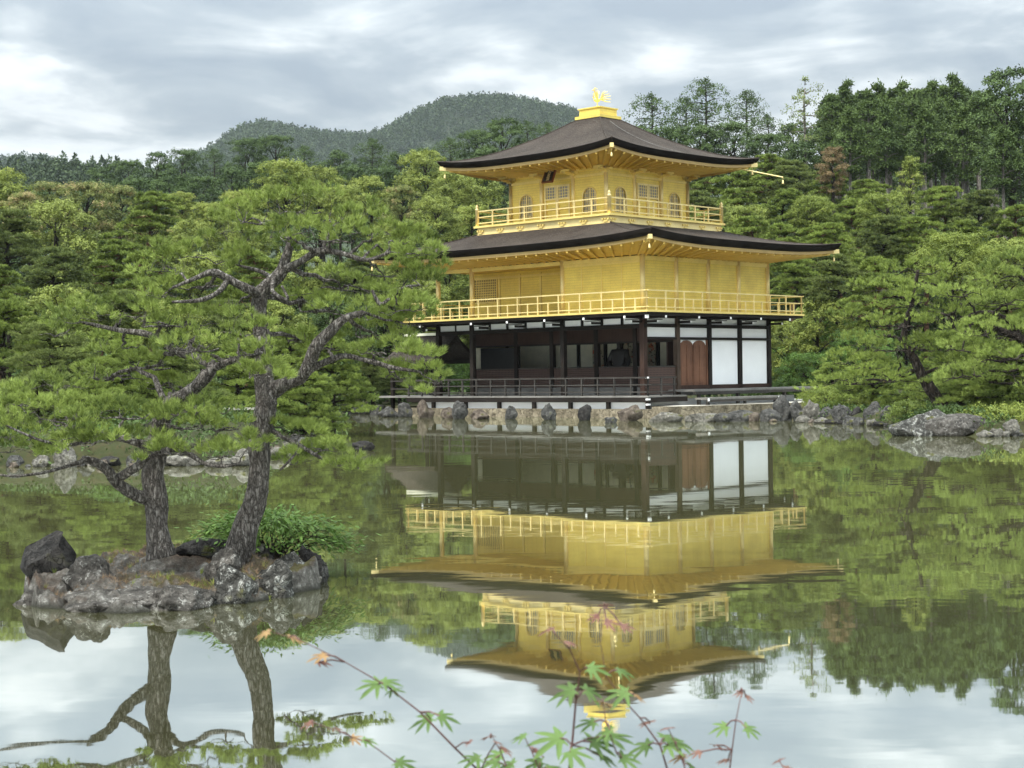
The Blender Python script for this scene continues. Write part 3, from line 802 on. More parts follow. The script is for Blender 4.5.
part('corner_bracket', 'dark', MB().bar((0, 0, 3.92), (1.0, -1.0, 3.92), .14, .12)).children
part('bracket_cap', 'tipw', MB().bar((1.002, -1.002, 3.92), (1.03, -1.03, 3.92), .15, .13))
# lower lattice shutters along the recessed room front
lx = [-b, -2 * b, -3.2 * b, -4.2 * b, -SX]
xprev = 0
m = Mat('fine_lattice_shutter'); v = m.coord()
sxx = m.n('ShaderNodeSeparateXYZ', {0: v}); vec = m.n('ShaderNodeCombineXYZ', {0: m.math('ADD', sxx.outputs[0], sxx.outputs[1]), 1: sxx.outputs[2]}).outputs[0]
br = m.n('ShaderNodeTexBrick', {'Vector': vec, 'Color1': (.018, .010, .008), 'Color2': (.03, .018, .014), 'Mortar': (.085, .05, .04), 'Scale': 1.0, 'Mortar Size': .022, 'Brick Width': .09, 'Row Height': .09}, offset=0.0)
G['lat'] = m.done(m.pbr(br.outputs[0], .6, 0, .3, m.bump(br.outputs[1], .6, .02)))
for x in lx:
    pl('lattice_shutter', 'lat', x + .11, xprev - .11, b - .05, b - .01, 1.17, 1.98)
    pl('shutter_rail', 'rail', x + .11, xprev - .11, b - .07, b + .01, 1.985, 2.03)
    xprev = x
pl('lattice_shutter', 'lat', -.03, .01, .14, b - .12, .90, 1.96)
pl('shutter_rail', 'rail', -.05, .03, .14, b - .12, 1.965, 2.01)
# room interior: back walls, painted screens
pl('back_wall', 'inner', -SX + .1, -.1, 2.4 * b, 2.4 * b + .1, 1.165, 3.40)
pl('back_wall', 'inner', -SX + .0, -SX + .1, b + .12, EY, 1.165, 3.95)
pl('back_wall', 'inner', -SX + .12, -.12, EY - .1, EY, 1.165, 3.95)
for x in (-1.55 * b, -2.5 * b, -2.95 * b, -3.7 * b): pl('inner_post', 'dark', x - .06, x + .06, 2.4 * b - .14, 2.4 * b - .01, 1.165, 3.40)
pl('dark_opening_sheet', 'black', -SX + .25, -4.35 * b, b + .25, b + .30, 1.2, 2.95)  # black sheet standing in for the darkness inside this opening
pl('inner_board', 'brown', -.7, -.62, b + .2, 2.4 * b - .2, 1.165, 3.39)
m = Mat('painted_screen_flowers'); v = m.mapping(m.coord(), (1, 1, 1))
n = m.noise(v, 3.2, 5, .7); n2 = m.noise(v, 7, 3); n3 = m.noise(v, 2.0, 2)
c = m.ramp(n3, [(.3, (.30, .27, .18)), (.7, (.42, .38, .28))])
c = m.mix(m.ramp(n, [(.54, 0.), (.57, .9)]), c, (.40, .09, .03)); c = m.mix(m.ramp(n2, [(.56, 0.), (.6, .9)]), c, (.03, .03, .02))
G['screen'] = m.done(m.pbr(c, .7, 0, .2))
pl('painted_screen', 'screen', -2.45 * b, -1.62 * b, 2.4 * b - .10, 2.4 * b - .04, 1.35, 3.05)
pl('painted_screen', 'screen', -3.3 * b, -2.98 * b, 2.4 * b - .10, 2.4 * b - .04, 1.35, 3.05)
# double wooden doors, east front
pl('door_surround', 'plaster', -.04, -.005, b + .11, 2 * b - .12, 2.85, 3.06)
for q in (0, 1):
    ya = b + .20 + q * .85; yb = ya + .82
    dm = MB().box(-.03, .03, ya, yb, 1.215, 2.82)
    n = 8
    for i in range(n):
        a0, a1 = PI * i / n, PI * (i + 1) / n; yc = (ya + yb) / 2; r_ = (yb - ya) / 2
        P = lambda a, x: (x, yc + math.cos(a) * r_, 2.822 + math.sin(a) * .22)
        dm.hexa([(-.03, yc, 2.822), (.03, yc, 2.822), P(a0, .03), P(a0, -.03), (-.03, yc, 2.822), (.03, yc, 2.822), P(a1, .03), P(a1, -.03)])
    d_o = part('wooden_door', 'door', dm)
    ds = MB()
    for yy in (ya + .03, yb - .03, (ya + yb) / 2): ds.box(.032, .05, yy - .025, yy + .025, 1.25, 2.85)
    for zz in (1.30, 1.9, 2.5): ds.box(.034, .047, ya + .06, yb - .06, zz, zz + .05)
    ds.obj('door_batten', G['door'], d_o)
pl('door_jamb', 'door', -.05, .05, 2 * b - .20, 2 * b - .12, 1.215, 3.06)
pl('door_jamb', 'door', -.05, .05, b + .11, b + .19, 1.215, 3.06)
# ---- veranda over the water, south side, and its railing
vx0, vx1, vy0 = -SX - .9, 1.12, -1.12
pl('veranda_floor', 'deck', vx0, vx1, vy0, -.1, .79, .85)
pl('veranda_edge', 'dark', vx0 - .02, vx1 + .02, vy0 - .03, vy0 + .09, .60, .785)
pl('veranda_edge', 'dark', vx1 - .09, vx1 + .03, vy0 + .09, 1.3, .60, .785)
pl('veranda_floor', 'deck', .12, vx1, -.098, 1.3, .79, .85)
railing(vx0 + .04, vx1 - .05, vy0 + .05, .55, .85, 1.56, [1.28, 1.0], 'rail', .86, False, False, 'SE', r=.04)
for zz in (1.56, .72, .52):
    part('metal_cap', 'tipw', MB().box(vx1 - .10, vx1 + .035, vy0 - .045, vy0 + .09, zz - .035, zz + .03))
for j in range(8):
    x = vx1 - .1 - j * 2.0
    pl('veranda_post', 'dark', x - .07, x + .07, vy0 + .02, vy0 + .16, .28, .60)
pl('foundation_wall', 'plaster', vx0 + .6, vx1 - .2, vy0 + .17, vy0 + .25, .10, .66)
pl('foundation_wall', 'plaster', .62, .70, -.42, EY + .9, .2, .70)
# east deck and lower step
pl('side_deck', 'deck', .14, 1.45, 1.35, EY + 2.2, .97, 1.05)
pl('side_deck_edge', 'rail', 1.40, 1.50, 1.35, EY + 2.2, .86, .967)
pl('side_step', 'deck', 1.75, 2.35, 1.0, 6.1, .66, .74)
pl('side_step_edge', 'rail', 2.30, 2.38, 1.0, 6.1, .56, .657)
for y in (1.7, 4.3, 7.6, 9.2, 10.4): pl('deck_post', 'rail', 1.34, 1.46, y - .06, y + .06, .30, .967)
for y in (1.15, 3.6, 5.7, 5.95): pl('step_post', 'rail', 2.2, 2.3, y - .05, y + .05, .30, .657)
for y in (1.03, 5.8): part('metal_cap', 'tipw', MB().box(2.385, 2.395, y - .06, y + .06, .60, .72))

# ---- seated statue inside
st = empty('seated_statue', pav_world(-1.86 * b, b + 1.1, 1.17), -TH + .3)
st.scale = (1.15, 1.2, 1.55); tag(st, 'dark seated monk statue in robes behind the ground floor opening', 'statue')
def skin_body(name, verts, edges, radii, mat, parent, sub=2):
    me = bpy.data.meshes.new(name); me.from_pydata(verts, edges, []); o = link(name, me, parent)
    sk = o.modifiers.new('skin', 'SKIN'); sk.use_smooth_shade = True
    for i, r_ in enumerate(radii):
        me.skin_vertices[0].data[i].radius = (r_, r_) if not isinstance(r_, tuple) else r_
    me.skin_vertices[0].data[0].use_root = True
    o.modifiers.new('sub', 'SUBSURF').levels = sub; o.modifiers['sub'].render_levels = sub
    if mat: me.materials.append(mat)
    bpy.context.view_layer.update()
    dg = bpy.context.evaluated_depsgraph_get(); m2 = bpy.data.meshes.new_from_object(o.evaluated_get(dg))
    o.modifiers.clear(); o.data = m2
    return o
skin_body('body', [(0, 0, .30), (0, .02, .55), (0, 0, .85), (0, 0, 1.02), (0, -.02, 1.10), (0, -.05, 1.28), (0, -.05, 1.42),
                   (.26, 0, .92), (.40, -.06, .66), (.22, -.28, .50), (-.26, 0, .92), (-.40, -.06, .66), (-.22, -.28, .50),
                   (.45, -.15, .18), (-.05, -.35, .14), (-.45, -.15, .18)],
          [(0, 1), (1, 2), (2, 3), (3, 4), (4, 5), (5, 6), (2, 7), (7, 8), (8, 9), (2, 10), (10, 11), (11, 12), (0, 13), (13, 14), (0, 15)],
          [.30, .26, .24, .13, .07, .13, .10, .13, .11, .08, .13, .11, .08, .2, .14, .2], G['statue'], st)
MB().lathe([(.42, .0), (.46, .03), (.46, .10), (.40, .12)], 16).obj('seat_base', G['statue'], st, True)
MB().tube([(.34, -.2, .5), (.42, -.22, .95), (.50, -.22, 1.35)], .012, 6).tube([(.46, -.22, 1.15), (.56, -.22, 1.28), (.58, -.22, 1.42)], .012, 5).obj('staff', G['statue'], st)

# ---- annex pavilion (small roofed fishing deck) on the west side
ax = empty('annex_pavilion', pav_world(-SX - 1.55, 1.25, 0), -TH)
tag(ax, 'small open annex with a grey shingled gable roof left of the golden pavilion', 'annex')
mb = MB()
n = 10
for sgn in (-1, 1):
    for i in range(n):
        f0, f1 = i / n, (i + 1) / n
        q = lambda f: (3.62 - 1.15 * f ** .8 )
        mb.poly([(-1.9, sgn * f0 * 1.5, q(f0)), (1.4, sgn * f0 * 1.5, q(f0)), (1.4, sgn * f1 * 1.5, q(f1)), (-1.9, sgn * f1 * 1.5, q(f1))])
        mb.poly([(-1.9, sgn * f0 * 1.5, q(f0) - .18), (1.4, sgn * f0 * 1.5, q(f0) - .18), (1.4, sgn * f1 * 1.5, q(f1) - .18), (-1.9, sgn * f1 * 1.5, q(f1) - .18)])
        for xe in (-1.9, 1.4): mb.poly([(xe, sgn * f0 * 1.5, q(f0)), (xe, sgn * f1 * 1.5, q(f1)), (xe, sgn * f1 * 1.5, q(f1) - .18), (xe, sgn * f0 * 1.5, q(f0) - .18)])
    mb.poly([(-1.9, sgn * 1.5, 2.47), (1.4, sgn * 1.5, 2.47), (1.4, sgn * 1.5, 2.29), (-1.9, sgn * 1.5, 2.29)])
ar = part('roof', G['roof'], mb, ax)
MB().box(-1.97, 1.45, -.11, .11, 3.58, 3.70).obj('ridge_cap', G['inner'], ar)
for x in (-1.6, 1.2):
    for y in (-1.2, 1.2): part('post', 'dark', MB().box(x - .07, x + .07, y - .07, y + .07, 0.0, 2.5), ax)
part('deck', 'deck', MB().box(-2.2, 1.5, -1.75, 1.75, .78, .86), ax)
part('beam', 'dark', MB().box(-1.3, 1.2, -1.26, -1.14, 2.3, 2.45).box(-1.3, 1.2, 1.14, 1.26, 2.3, 2.45), ax)
part('railing', 'rail', MB().box(-1.3, 1.2, -1.62, -1.56, 1.5, 1.56).box(-1.3, 1.2, -1.62, -1.56, 1.15, 1.2), ax)
# ------------------------------------------------------------------ foliage builders
def unit(v): return v / (np.linalg.norm(v, axis=-1, keepdims=True) + 1e-9)
def rnd_dir(n, r=None):
    r = r or rng; v = r.normal(size=(n, 3)); return unit(v)
def leaves(P, D, L, Wd, tint, N=None, r=None):
    """diamond leaves: at P, pointing along D, length L, width Wd (arrays or scalars); returns V,F,tint"""
    r = r or rng; n = len(P)
    S = unit(np.cross(D, N if N is not None else rnd_dir(n, r)))
    L = np.broadcast_to(np.asarray(L, float), (n,))[:, None]; Wd = np.broadcast_to(np.asarray(Wd, float), (n,))[:, None]
    V = np.stack([P, P + D * L * .45 + S * Wd * .5, P + D * L, P + D * L * .45 - S * Wd * .5], 1).reshape(-1, 3)
    F = np.arange(4 * n).reshape(n, 4)
    return V, F, tint
def needles(P, D, L, Wd, tint, k, spread, r=None):
    """tufts: k thin triangles per tuft, in a cone around D"""
    r = r or rng; n = len(P)
    d = unit(D[:, None, :] + spread * rnd_dir(n * k, r).reshape(n, k, 3))
    p0 = P[:, None, :] + r.normal(size=(n, k, 3)) * np.broadcast_to(np.asarray(L, float), (n,))[:, None, None] * .10
    S = unit(np.cross(d, rnd_dir(n * k, r).reshape(n, k, 3))) * Wd * .5
    Ln = (np.broadcast_to(np.asarray(L, float), (n,))[:, None] * r.uniform(.7, 1.15, (n, k)))[..., None]
    V = np.stack([p0 - S, p0 + S, p0 + d * Ln], 2).reshape(-1, 3)
    F = np.arange(3 * n * k).reshape(-1, 3)
    t = np.clip(np.repeat(tint, k) + r.normal(size=n * k) * .06, 0, 1)
    return V, F, t
def cat(parts):
    Vs, Fs, Ts, o = [], [], [], 0
    for V, F, t in parts: Vs.append(V); Fs.append(F + o); Ts.append(t); o += len(V)
    return np.concatenate(Vs), np.concatenate(Fs), np.concatenate(Ts)

# leaf and bark materials (true leaf colours; nothing follows light or shade)
LM = dict(
    pine_near=m_leaf('pine_needles_fresh', (.030, .052, .014), (.225, .285, .070), trans=.22),
    pine_gar=m_leaf('pine_needles_garden', (.026, .046, .013), (.200, .255, .058), trans=.2),
    pine_dark=m_leaf('pine_needles_dark', (.026, .044, .016), (.160, .195, .060), trans=.2),
    broad=m_leaf('broad_leaves_mid', (.030, .050, .012), (.205, .240, .056), trans=.28),
    yellow=m_leaf('broad_leaves_yellow_green', (.038, .062, .013), (.220, .260, .058), (.30, .27, .10), .86, trans=.3),
    tan=m_leaf('leaves_with_tan_flush', (.045, .065, .018), (.165, .185, .055), (.34, .25, .13), .62, trans=.25),
    brown=m_leaf('russet_leaves', (.075, .055, .025), (.200, .145, .075), trans=.25),
    dark=m_leaf('dark_evergreen_leaves', (.018, .034, .013), (.065, .100, .030), trans=.2),
    cedar=m_leaf('cedar_foliage', (.018, .036, .013), (.075, .110, .030), trans=.2),
    maple=m_leaf('bright_maple_leaves', (.055, .085, .018), (.165, .200, .042), trans=.3),
    fern=m_leaf('shrub_leaves', (.028, .058, .014), (.110, .185, .042), trans=.3),
    far=m_leaf('far_forest_foliage', (.012, .024, .012), (.045, .068, .026), trans=.15, objvar=0),
)
BK = dict(
    pine=m_bark('plated_pine_bark', (.03, .026, .023), (.155, .138, .125), (.38, .36, .335)),
    red=m_bark('red_pine_bark', (.05, .025, .015), (.20, .11, .07), (.32, .20, .14), (8, 8, 2.5), .03),
    grey=m_bark('grey_bark', (.08, .07, .06), (.20, .18, .16), (.38, .35, .32), (6, 6, 1.2), .03),
    dark=m_bark('dark_bark', (.010, .008, .007), (.045, .036, .03), (.12, .10, .085), (8, 8, 2.5), .03),
)

def clump_points(r, c, rad, n, flat=1.0, top=.25):
    """points through the outer part of an uneven lobe, more on the top"""
    d = rnd_dir(n, r); d[:, 2] = np.where(d[:, 2] < -.2, -d[:, 2] * r.uniform(-.6, 1, n), d[:, 2])
    d = unit(d + np.array([0, 0, top])); 
    lump = 1 + .28 * vnoise(d * 2.2 + c * 1.7, 3) + .14 * vnoise(d * 5 + c * 2.3, 4)
    q = r.uniform(.62, 1.0, n) ** .6
    P = c + d * (rad * lump * q)[:, None] * np.array([1, 1, flat])
    return P, d
def broad_crown(seed, h, R, base=.18, nlobe=26, per=300, leaf=.27, cone=0.0, droop=.15, lobe=.36, tipshare=.0):
    r = np.random.default_rng(seed); parts = []; cs = []
    for i in range(nlobe):
        f = (i + .5) / nlobe; zz = base * h + (h * (1 - base)) * (f ** .85)
        prof = math.sqrt(max(0.02, 1 - (2 * ((zz / h - base) / (1 - base)) * (1 - cone * .0) - 1) ** 2)) if not cone else max(.10, (1 - (zz / h - base) / (1 - base)) ** .8 * cone + (1 - cone) * math.sqrt(max(.02, 1 - (2 * (zz / h - base) / (1 - base) - 1) ** 2)))
        a = i * 2.399 + r.uniform(-.5, .5); rr = R * prof * r.uniform(.45, .82)
        c = np.array([math.cos(a) * rr, math.sin(a) * rr, min(zz, h * .93)]); lr = R * lobe * r.uniform(.65, 1.2) * (.6 + .4 * prof)
        if c[2] + lr > h: c[2] = h - lr * .9
        cs.append((c, lr))
        n = int(per * (lr / (R * lobe)) ** 2)
        # each lobe is built of small tufts of leaves
        k = 9; m_ = max(6, n // k)
        Pc, dc = clump_points(r, c, lr, m_, .78, .5)
        P = np.repeat(Pc, k, 0) + r.normal(size=(m_ * k, 3)) * leaf * .50; d = np.repeat(dc, k, 0)
        N = unit(d + rnd_dir(len(P), r) * .55)
        D = unit(np.cross(N, rnd_dir(len(P), r)) + d * .25 + np.array([0, 0, -droop]))
        base_t = r.uniform(.15, .75)
        tt = np.clip(base_t + r.normal(size=m_) * .16, 0, 1); t = np.clip(np.repeat(tt, k) + r.normal(size=len(P)) * .10, 0, 1)
        parts.append(leaves(P, D, leaf * r.uniform(.7, 1.25, len(P)), leaf * .55, t, N, r))
    return cat(parts), cs
def pad_tufts(r, c, rx, ry, rz, sub, per, drop=.25):
    """a flat cloud of pine foliage: sub small domes of tufts. returns tuft points, directions, tints, dome centres"""
    n = sub; a = r.uniform(0, 2 * PI, n); s = np.sqrt(r.uniform(0, 1, n))
    edge = 1 + .25 * np.sin(a * 3 + r.uniform(0, 6)) + .15 * np.sin(a * 5 + r.uniform(0, 6))
    s = s * edge
    cc = np.stack([np.cos(a) * s * rx, np.sin(a) * s * ry, rz * (np.sqrt(np.clip(1.05 - np.minimum(s, 1.02) ** 2, 0, 1)) - drop) + r.normal(size=n) * rz * .16], -1) + c
    rad = np.full(n, .30) * math.sqrt(rx * ry) * r.uniform(.55, 1.2, n) / math.sqrt(n / 14)
    k = per; d = rnd_dir(n * k, r); d[:, 2] = np.abs(d[:, 2]) * 1.0 - .22; d = unit(d)
    P = np.repeat(cc, k, 0) + d * (np.repeat(rad, k) * r.uniform(.45, 1, n * k))[:, None] * np.array([1, 1, .62])
    out_ = unit(P - c) * np.array([1, 1, .3])
    D = unit(np.array([0, 0, .95]) + d * .75 + out_ * .35)
    t = np.clip(np.repeat(r.uniform(.1, .9, n), k) + r.normal(size=n * k) * .22, 0, 1)
    return P, D, t, cc
def curve(a, b_, r, sag=.12, n=6, wig=.05):
    a, b_ = np.asarray(a, float), np.asarray(b_, float); L = np.linalg.norm(b_ - a)
    t = np.linspace(0, 1, n)[:, None]; P = a + (b_ - a) * t
    off = r.normal(size=3) * wig * L; P = P + np.sin(t * PI) * off + np.array([0, 0, 1]) * (np.sin(t * PI) * sag * L)
    P[1:-1] += r.normal(size=(n - 2, 3)) * wig * L * .4
    return P

def make_tree(name, seed, kind, h, R, leafmat, barkmat, **k):
    """prototype crown + trunk meshes, returned as mesh data"""
    r = np.random.default_rng(seed); tb = MB()
    if kind in ('broad', 'cone'):
        (V, F, t), cs = broad_crown(seed, h, R, **k)
        top = .8 * h; pts = [(0, 0, -1.5 * h)] + [(r.normal() * .1 * R * f, r.normal() * .1 * R * f, top * f) for f in (.25, .5, .75, 1)]
        tr = .022 * h + .05; tb.tube(pts, [tr * 1.2, tr, tr * .8, tr * .5, tr * .2], 8)
        for c, lr in cs[::2]:
            f = min(.9, max(.15, (c[2] - lr * .6) / h)); a = np.array([0, 0, f * h * .8])
            tb.tube(curve(a, c, r, .05, 5), [tr * .4, tr * .3, tr * .22, tr * .15, tr * .06], 5)
    elif kind == 'pine':
        parts = []; lean = k.get('lean', .25); npad = k.get('npad', 16)
        pts = [np.array([0, 0, -1.2 * h])]; x = y = 0
        wa = r.uniform(0, 6); 
        for f in np.linspace(.12, 1, 8):
            pts.append(np.array([math.cos(wa) * lean * h * f + r.normal() * .03 * h, math.sin(wa) * lean * h * f * .6 + r.normal() * .03 * h, f * h * .93]))
        tr = .02 * h + .04; tb.tube(pts, [tr * (1.15 - i / 9.5) + .02 for i in range(len(pts))], 8)
        for i in range(npad):
            f = k.get('base', .3) + (1 - k.get('base', .3)) * (i + .6) / npad
            j = min(len(pts) - 1.001, f * (len(pts) - 1)); p0 = pts[int(j)] + (pts[int(j) + 1] - pts[int(j)]) * (j - int(j))
            a = i * 2.4 + r.uniform(-.5, .5); q = R * (1.05 - f ** 1.6 * .75) * r.uniform(.45, .9)
            c = p0 + np.array([math.cos(a) * q, math.sin(a) * q, r.uniform(0, .04) * h]); pr = R * (.50 - .2 * f) * r.uniform(.8, 1.2)
            if i == npad - 1: c = pts[-1]; pr *= 1.1
            Pn, Dn, tn, cc = pad_tufts(r, c, pr, pr, pr * k.get('tk', .3), k.get('sub', 12), k.get('per', 26))
            parts.append(needles(Pn, Dn, k.get('nl', .24), k.get('nw', .035), tn, k.get('kn', 7), .75, r))
            tb.tube(curve(p0, c, r, .04, 6, .08), [tr * .45, tr * .36, tr * .28, tr * .2, tr * .14, tr * .08], 5)
            for q_ in cc[::3]: tb.tube(curve(c, q_, r, .02, 4), [tr * .12, tr * .09, tr * .07, tr * .04], 4)
        V, F, t = cat(parts)
    elif kind == 'cedar':    # tall straight trunk, crown on the upper part
        base = k.get('base', .5); parts = []; n = k.get('n', 34)
        tr = .013 * h + .03; pts = [(r.normal() * .004 * h, r.normal() * .004 * h, f * h) for f in [-.7, .0, .2, .4, .6, .8, .9, .97]]
        tb.tube(pts, list(np.linspace(tr * 1.25, tr * .15, 8)), 8)
        for i in range(n):
            f = base + (1 - base) * (i + .5) / n; a = i * 2.399 + r.uniform(-.4, .4)
            u_ = (f - base) / (1 - base); prof = (max(.02, 1 - u_ ** 2.6) ** .5) * (.55 + .45 * min(1, u_ * 3)) + .12 * r.normal()
            L = R * max(.15, prof) * r.uniform(.55, 1.1) * k.get('topw', 1.0) ** max(0, (f - .75) * 8); vf = .75; p0 = np.array([0, 0, f * h]); c = p0 + np.array([math.cos(a) * L * .7, math.sin(a) * L * .7, r.uniform(-.02, .03) * h])
            tb.tube([p0, (p0 + c) / 2 + [0, 0, .1], c], [tr * .3, tr * .2, tr * .08], 4)
            m_ = k.get('m', 26); Pc, dc = clump_points(r, c, L * .55, m_, vf)
            kk = 9; P = np.repeat(Pc, kk, 0) + r.normal(size=(m_ * kk, 3)) * .17; d = np.repeat(dc, kk, 0)
            N_ = unit(d + rnd_dir(len(P), r) * .6); D = unit(np.cross(N_, rnd_dir(len(P), r)) + d * .3); t_ = np.clip(np.repeat(r.uniform(.1, .9, m_) * .6 + r.uniform(0, .4), kk) + r.normal(size=len(P)) * .08, 0, 1)
            lf = k.get('leaf', .34); parts.append(leaves(P, D, lf * r.uniform(.6, 1.2, len(P)), lf * .42, t_, N_, r))
        for _ in range(k.get('snags', 6)):   # dead side twigs low on the trunk
            f = r.uniform(base * .35, base); a = r.uniform(0, 6.28); L = R * r.uniform(.2, .5)
            tb.tube([(0, 0, f * h), (math.cos(a) * L, math.sin(a) * L, f * h + r.uniform(-.3, .2))], [tr * .15, tr * .04], 4)
        V, F, t = cat(parts)
    cm = raymesh('crown', V, F, LM[leafmat], False, t)
    tm = tb.mesh('trunk', BK[barkmat], True)
    return dict(name=name, crown=cm, trunk=tm, h=h, R=R)

PROTO = {}
def proto(key, *a, **k): PROTO[key] = make_tree(*a, **k)
proto('cedar1', 'tall_cedar', 11, 'cedar', 20, 2.9, 'cedar', 'grey', topw=.8, base=.58, n=32)
proto('cedar2', 'tall_cedar', 12, 'cedar', 20, 2.4, 'cedar', 'grey', base=.63, n=28, topw=.7)
proto('cedar3', 'tall_cedar', 13, 'cedar', 19, 3.3, 'cedar', 'dark', base=.40, n=40, taper=1.0)
proto('bare', 'bare_trunk_pine', 14, 'cedar', 20, 3.3, 'pine_dark', 'grey', base=.62, n=15, m=12, snags=14, leaf=.28)
proto('open', 'ragged_evergreen', 15, 'cedar', 16, 4.2, 'dark', 'dark', base=.3, n=44, m=15, leaf=.28)
proto('darkb', 'dark_evergreen_tree', 16, 'broad', 13, 4.6, 'dark', 'dark', nlobe=30, per=460, leaf=.30, base=.1)
proto('darkb2', 'dark_evergreen_tree', 17, 'broad', 14, 3.8, 'dark', 'dark', nlobe=30, per=420, leaf=.30, base=.1)
proto('broad1', 'broadleaf_tree', 18, 'broad', 10, 4.2, 'broad', 'dark', nlobe=30, per=640, leaf=.24, base=.05)
proto('broad2', 'broadleaf_tree', 19, 'broad', 9, 4.6, 'yellow', 'dark', nlobe=34, per=640, leaf=.24, base=.05)
proto('tan1', 'broadleaf_tree', 20, 'broad', 10, 4.2, 'tan', 'dark', nlobe=34, per=640, leaf=.24, base=.05)
proto('brown1', 'russet_tree', 21, 'broad', 9, 3.2, 'brown', 'dark', nlobe=28, per=560, leaf=.22, base=.05)
proto('conebr', 'conical_tree', 22, 'cone', 10, 3.0, 'yellow', 'dark', nlobe=34, per=460, leaf=.22, base=.05, cone=.8, lobe=.42)
proto('maple1', 'maple_tree', 23, 'broad', 6, 3.2, 'maple', 'dark', nlobe=30, per=640, leaf=.15, base=.15, lobe=.36)
proto('pine1', 'red_pine', 24, 'pine', 9, 4.2, 'pine_gar', 'red', npad=22, sub=15, per=20, nl=.30, nw=.075, kn=6, tk=.26)
proto('pine2', 'red_pine', 25, 'pine', 10, 3.8, 'pine_gar', 'red', npad=20, sub=15, per=20, lean=.1, nl=.30, nw=.075, kn=6, tk=.26)
proto('pine3', 'red_pine', 26, 'pine', 8, 4.4, 'pine_dark', 'dark', npad=22, sub=15, per=20, lean=.15, nl=.30, nw=.075, kn=6, tk=.26)
proto('gpine1', 'garden_pine', 27, 'pine', 4.6, 2.7, 'pine_gar', 'dark', npad=26, sub=15, per=18, nl=.14, nw=.019, kn=14, tk=.25, base=.2)
proto('gpine2', 'garden_pine', 28, 'pine', 4.2, 2.5, 'pine_near', 'dark', npad=26, sub=15, per=18, nl=.14, nw=.019, kn=14, tk=.25, base=.15, lean=.1)
proto('shrub1', 'round_shrub', 29, 'broad', 1.6, 1.3, 'yellow', 'dark', nlobe=18, per=640, leaf=.06, base=.0, lobe=.5)
proto('shrub2', 'leafy_shrub', 30, 'broad', 2.2, 1.6, 'broad', 'dark', nlobe=22, per=640, leaf=.09, base=.0, lobe=.45)

ALL_TREES = []
def tree(key, px, ytop, Y, wpx=None, rz=None, zbase=None, leafmat=None, sy=None, name=None, label=None, group=None, cat_='tree'):
    """tree whose top shows at (px, ytop) when standing at distance Y"""
    pr = PROTO[key]; top = at(px, ytop, Y); zb = H1(top.x, Y) if zbase is None else zbase
    hh = max(.5, top.z - zb); sz = hh / pr['h']
    sx = (wpx / 2) * Y / FPX / pr['R'] if wpx else sz
    root = empty(name or pr['name'], (top.x, Y, zb), random.uniform(0, 6.28) if rz is None else rz)
    sc_ = sx * (1.0 if key.startswith('cedar') else 1.0); dz = hh - pr['h'] * sc_
    c = link('crown', pr['crown'], root, (0, 0, dz)); t_ = link('trunk', pr['trunk'], root, (0, 0, dz))
    c.scale = t_.scale = (sc_,) * 3
    if leafmat: c.material_slots[0].link = 'OBJECT'; c.material_slots[0].material = LM[leafmat]
    tag(root, label or '?', cat_, group)
    ALL_TREES.append((root, key, px, ytop, Y, group, leafmat))
    return root
# ------------------------------------------------------------------ hills far off and their forest
def hill(name, Y, prof, depth, spread=3.0):
    px = np.array([p[0] for p in prof], float); X = np.array([at(p[0], p[1], Y).x for p in prof]); Z = np.array([at(p[0], p[1], Y).z for p in prof])
    f = lambda x: np.interp(x, X, Z)
    nx_, ny_ = 260, 60; xs_ = np.linspace(X[0], X[-1], nx_); ys_ = np.linspace(Y - depth, Y + depth, ny_)
    gx, gy = np.meshgrid(xs_, ys_)
    def hz(x, y):
        u = (y - Y) / depth; s = np.clip(1 - np.abs(u) ** 1.6, 0, 1)
        P = np.stack([x * .006, y * .006, x * 0], -1)
        return f(x) * s * (1 + .0 * u) + fbm(P, 3, 9) * 20 * sst(.06, .3, np.abs(u)) * s
    gz = hz(gx, gy); V = np.stack([gx, gy, gz], -1).reshape(-1, 3)
    ii = (np.arange(ny_ - 1)[:, None] * nx_ + np.arange(nx_ - 1)[None]).ravel(); F = np.stack([ii, ii + 1, ii + 1 + nx_, ii + nx_], -1)
    tag(link(name, raymesh(name, V, F, farsoil, True)), kind='structure')
    return hz, X[0], X[-1]
farsoil = m_plain('wooded_slope_soil', (.030, .042, .022), .95, 0, .3, .02)
def far_forest(name, hz, x0, x1, y0, y1, n, size, k=22, lf=.42):
    r = np.random.default_rng(n); X = r.uniform(x0, x1, n); Y = r.uniform(y0, y1, n); Z = hz(X, Y)
    s = size * r.uniform(.6, 1.25, n)
    dirs = rnd_dir(n * k, r).reshape(n, k, 3); dirs[..., 2] = np.abs(dirs[..., 2])
    el = np.array([1, 1, 1.5])
    con = r.uniform(0, 1, n) < .35
    zz = dirs[..., 2]; shr = np.where(con[:, None], 1.15 - zz, 1.0)[..., None]
    P = np.stack([X, Y, Z + s * .2], -1)[:, None] + dirs * np.concatenate([shr * .5, shr * .5, np.ones_like(shr) * np.where(con, 1.5, 1.0)[:, None, None]], -1) * s[:, None, None]
    D = unit(dirs * .6 + rnd_dir(n * k, r).reshape(n, k, 3) * .8).reshape(-1, 3)
    t = np.clip(np.repeat(r.uniform(.0, .9, n), k) + r.normal(size=n * k) * .12, 0, 1)
    V, F, t = leaves(P.reshape(-1, 3), D, np.repeat(s, k) * lf, np.repeat(s, k) * lf * .62, t, dirs.reshape(-1, 3), r)
    return tag(link(name, raymesh(name, V, F, LM['far'], False, t)), kind='stuff')
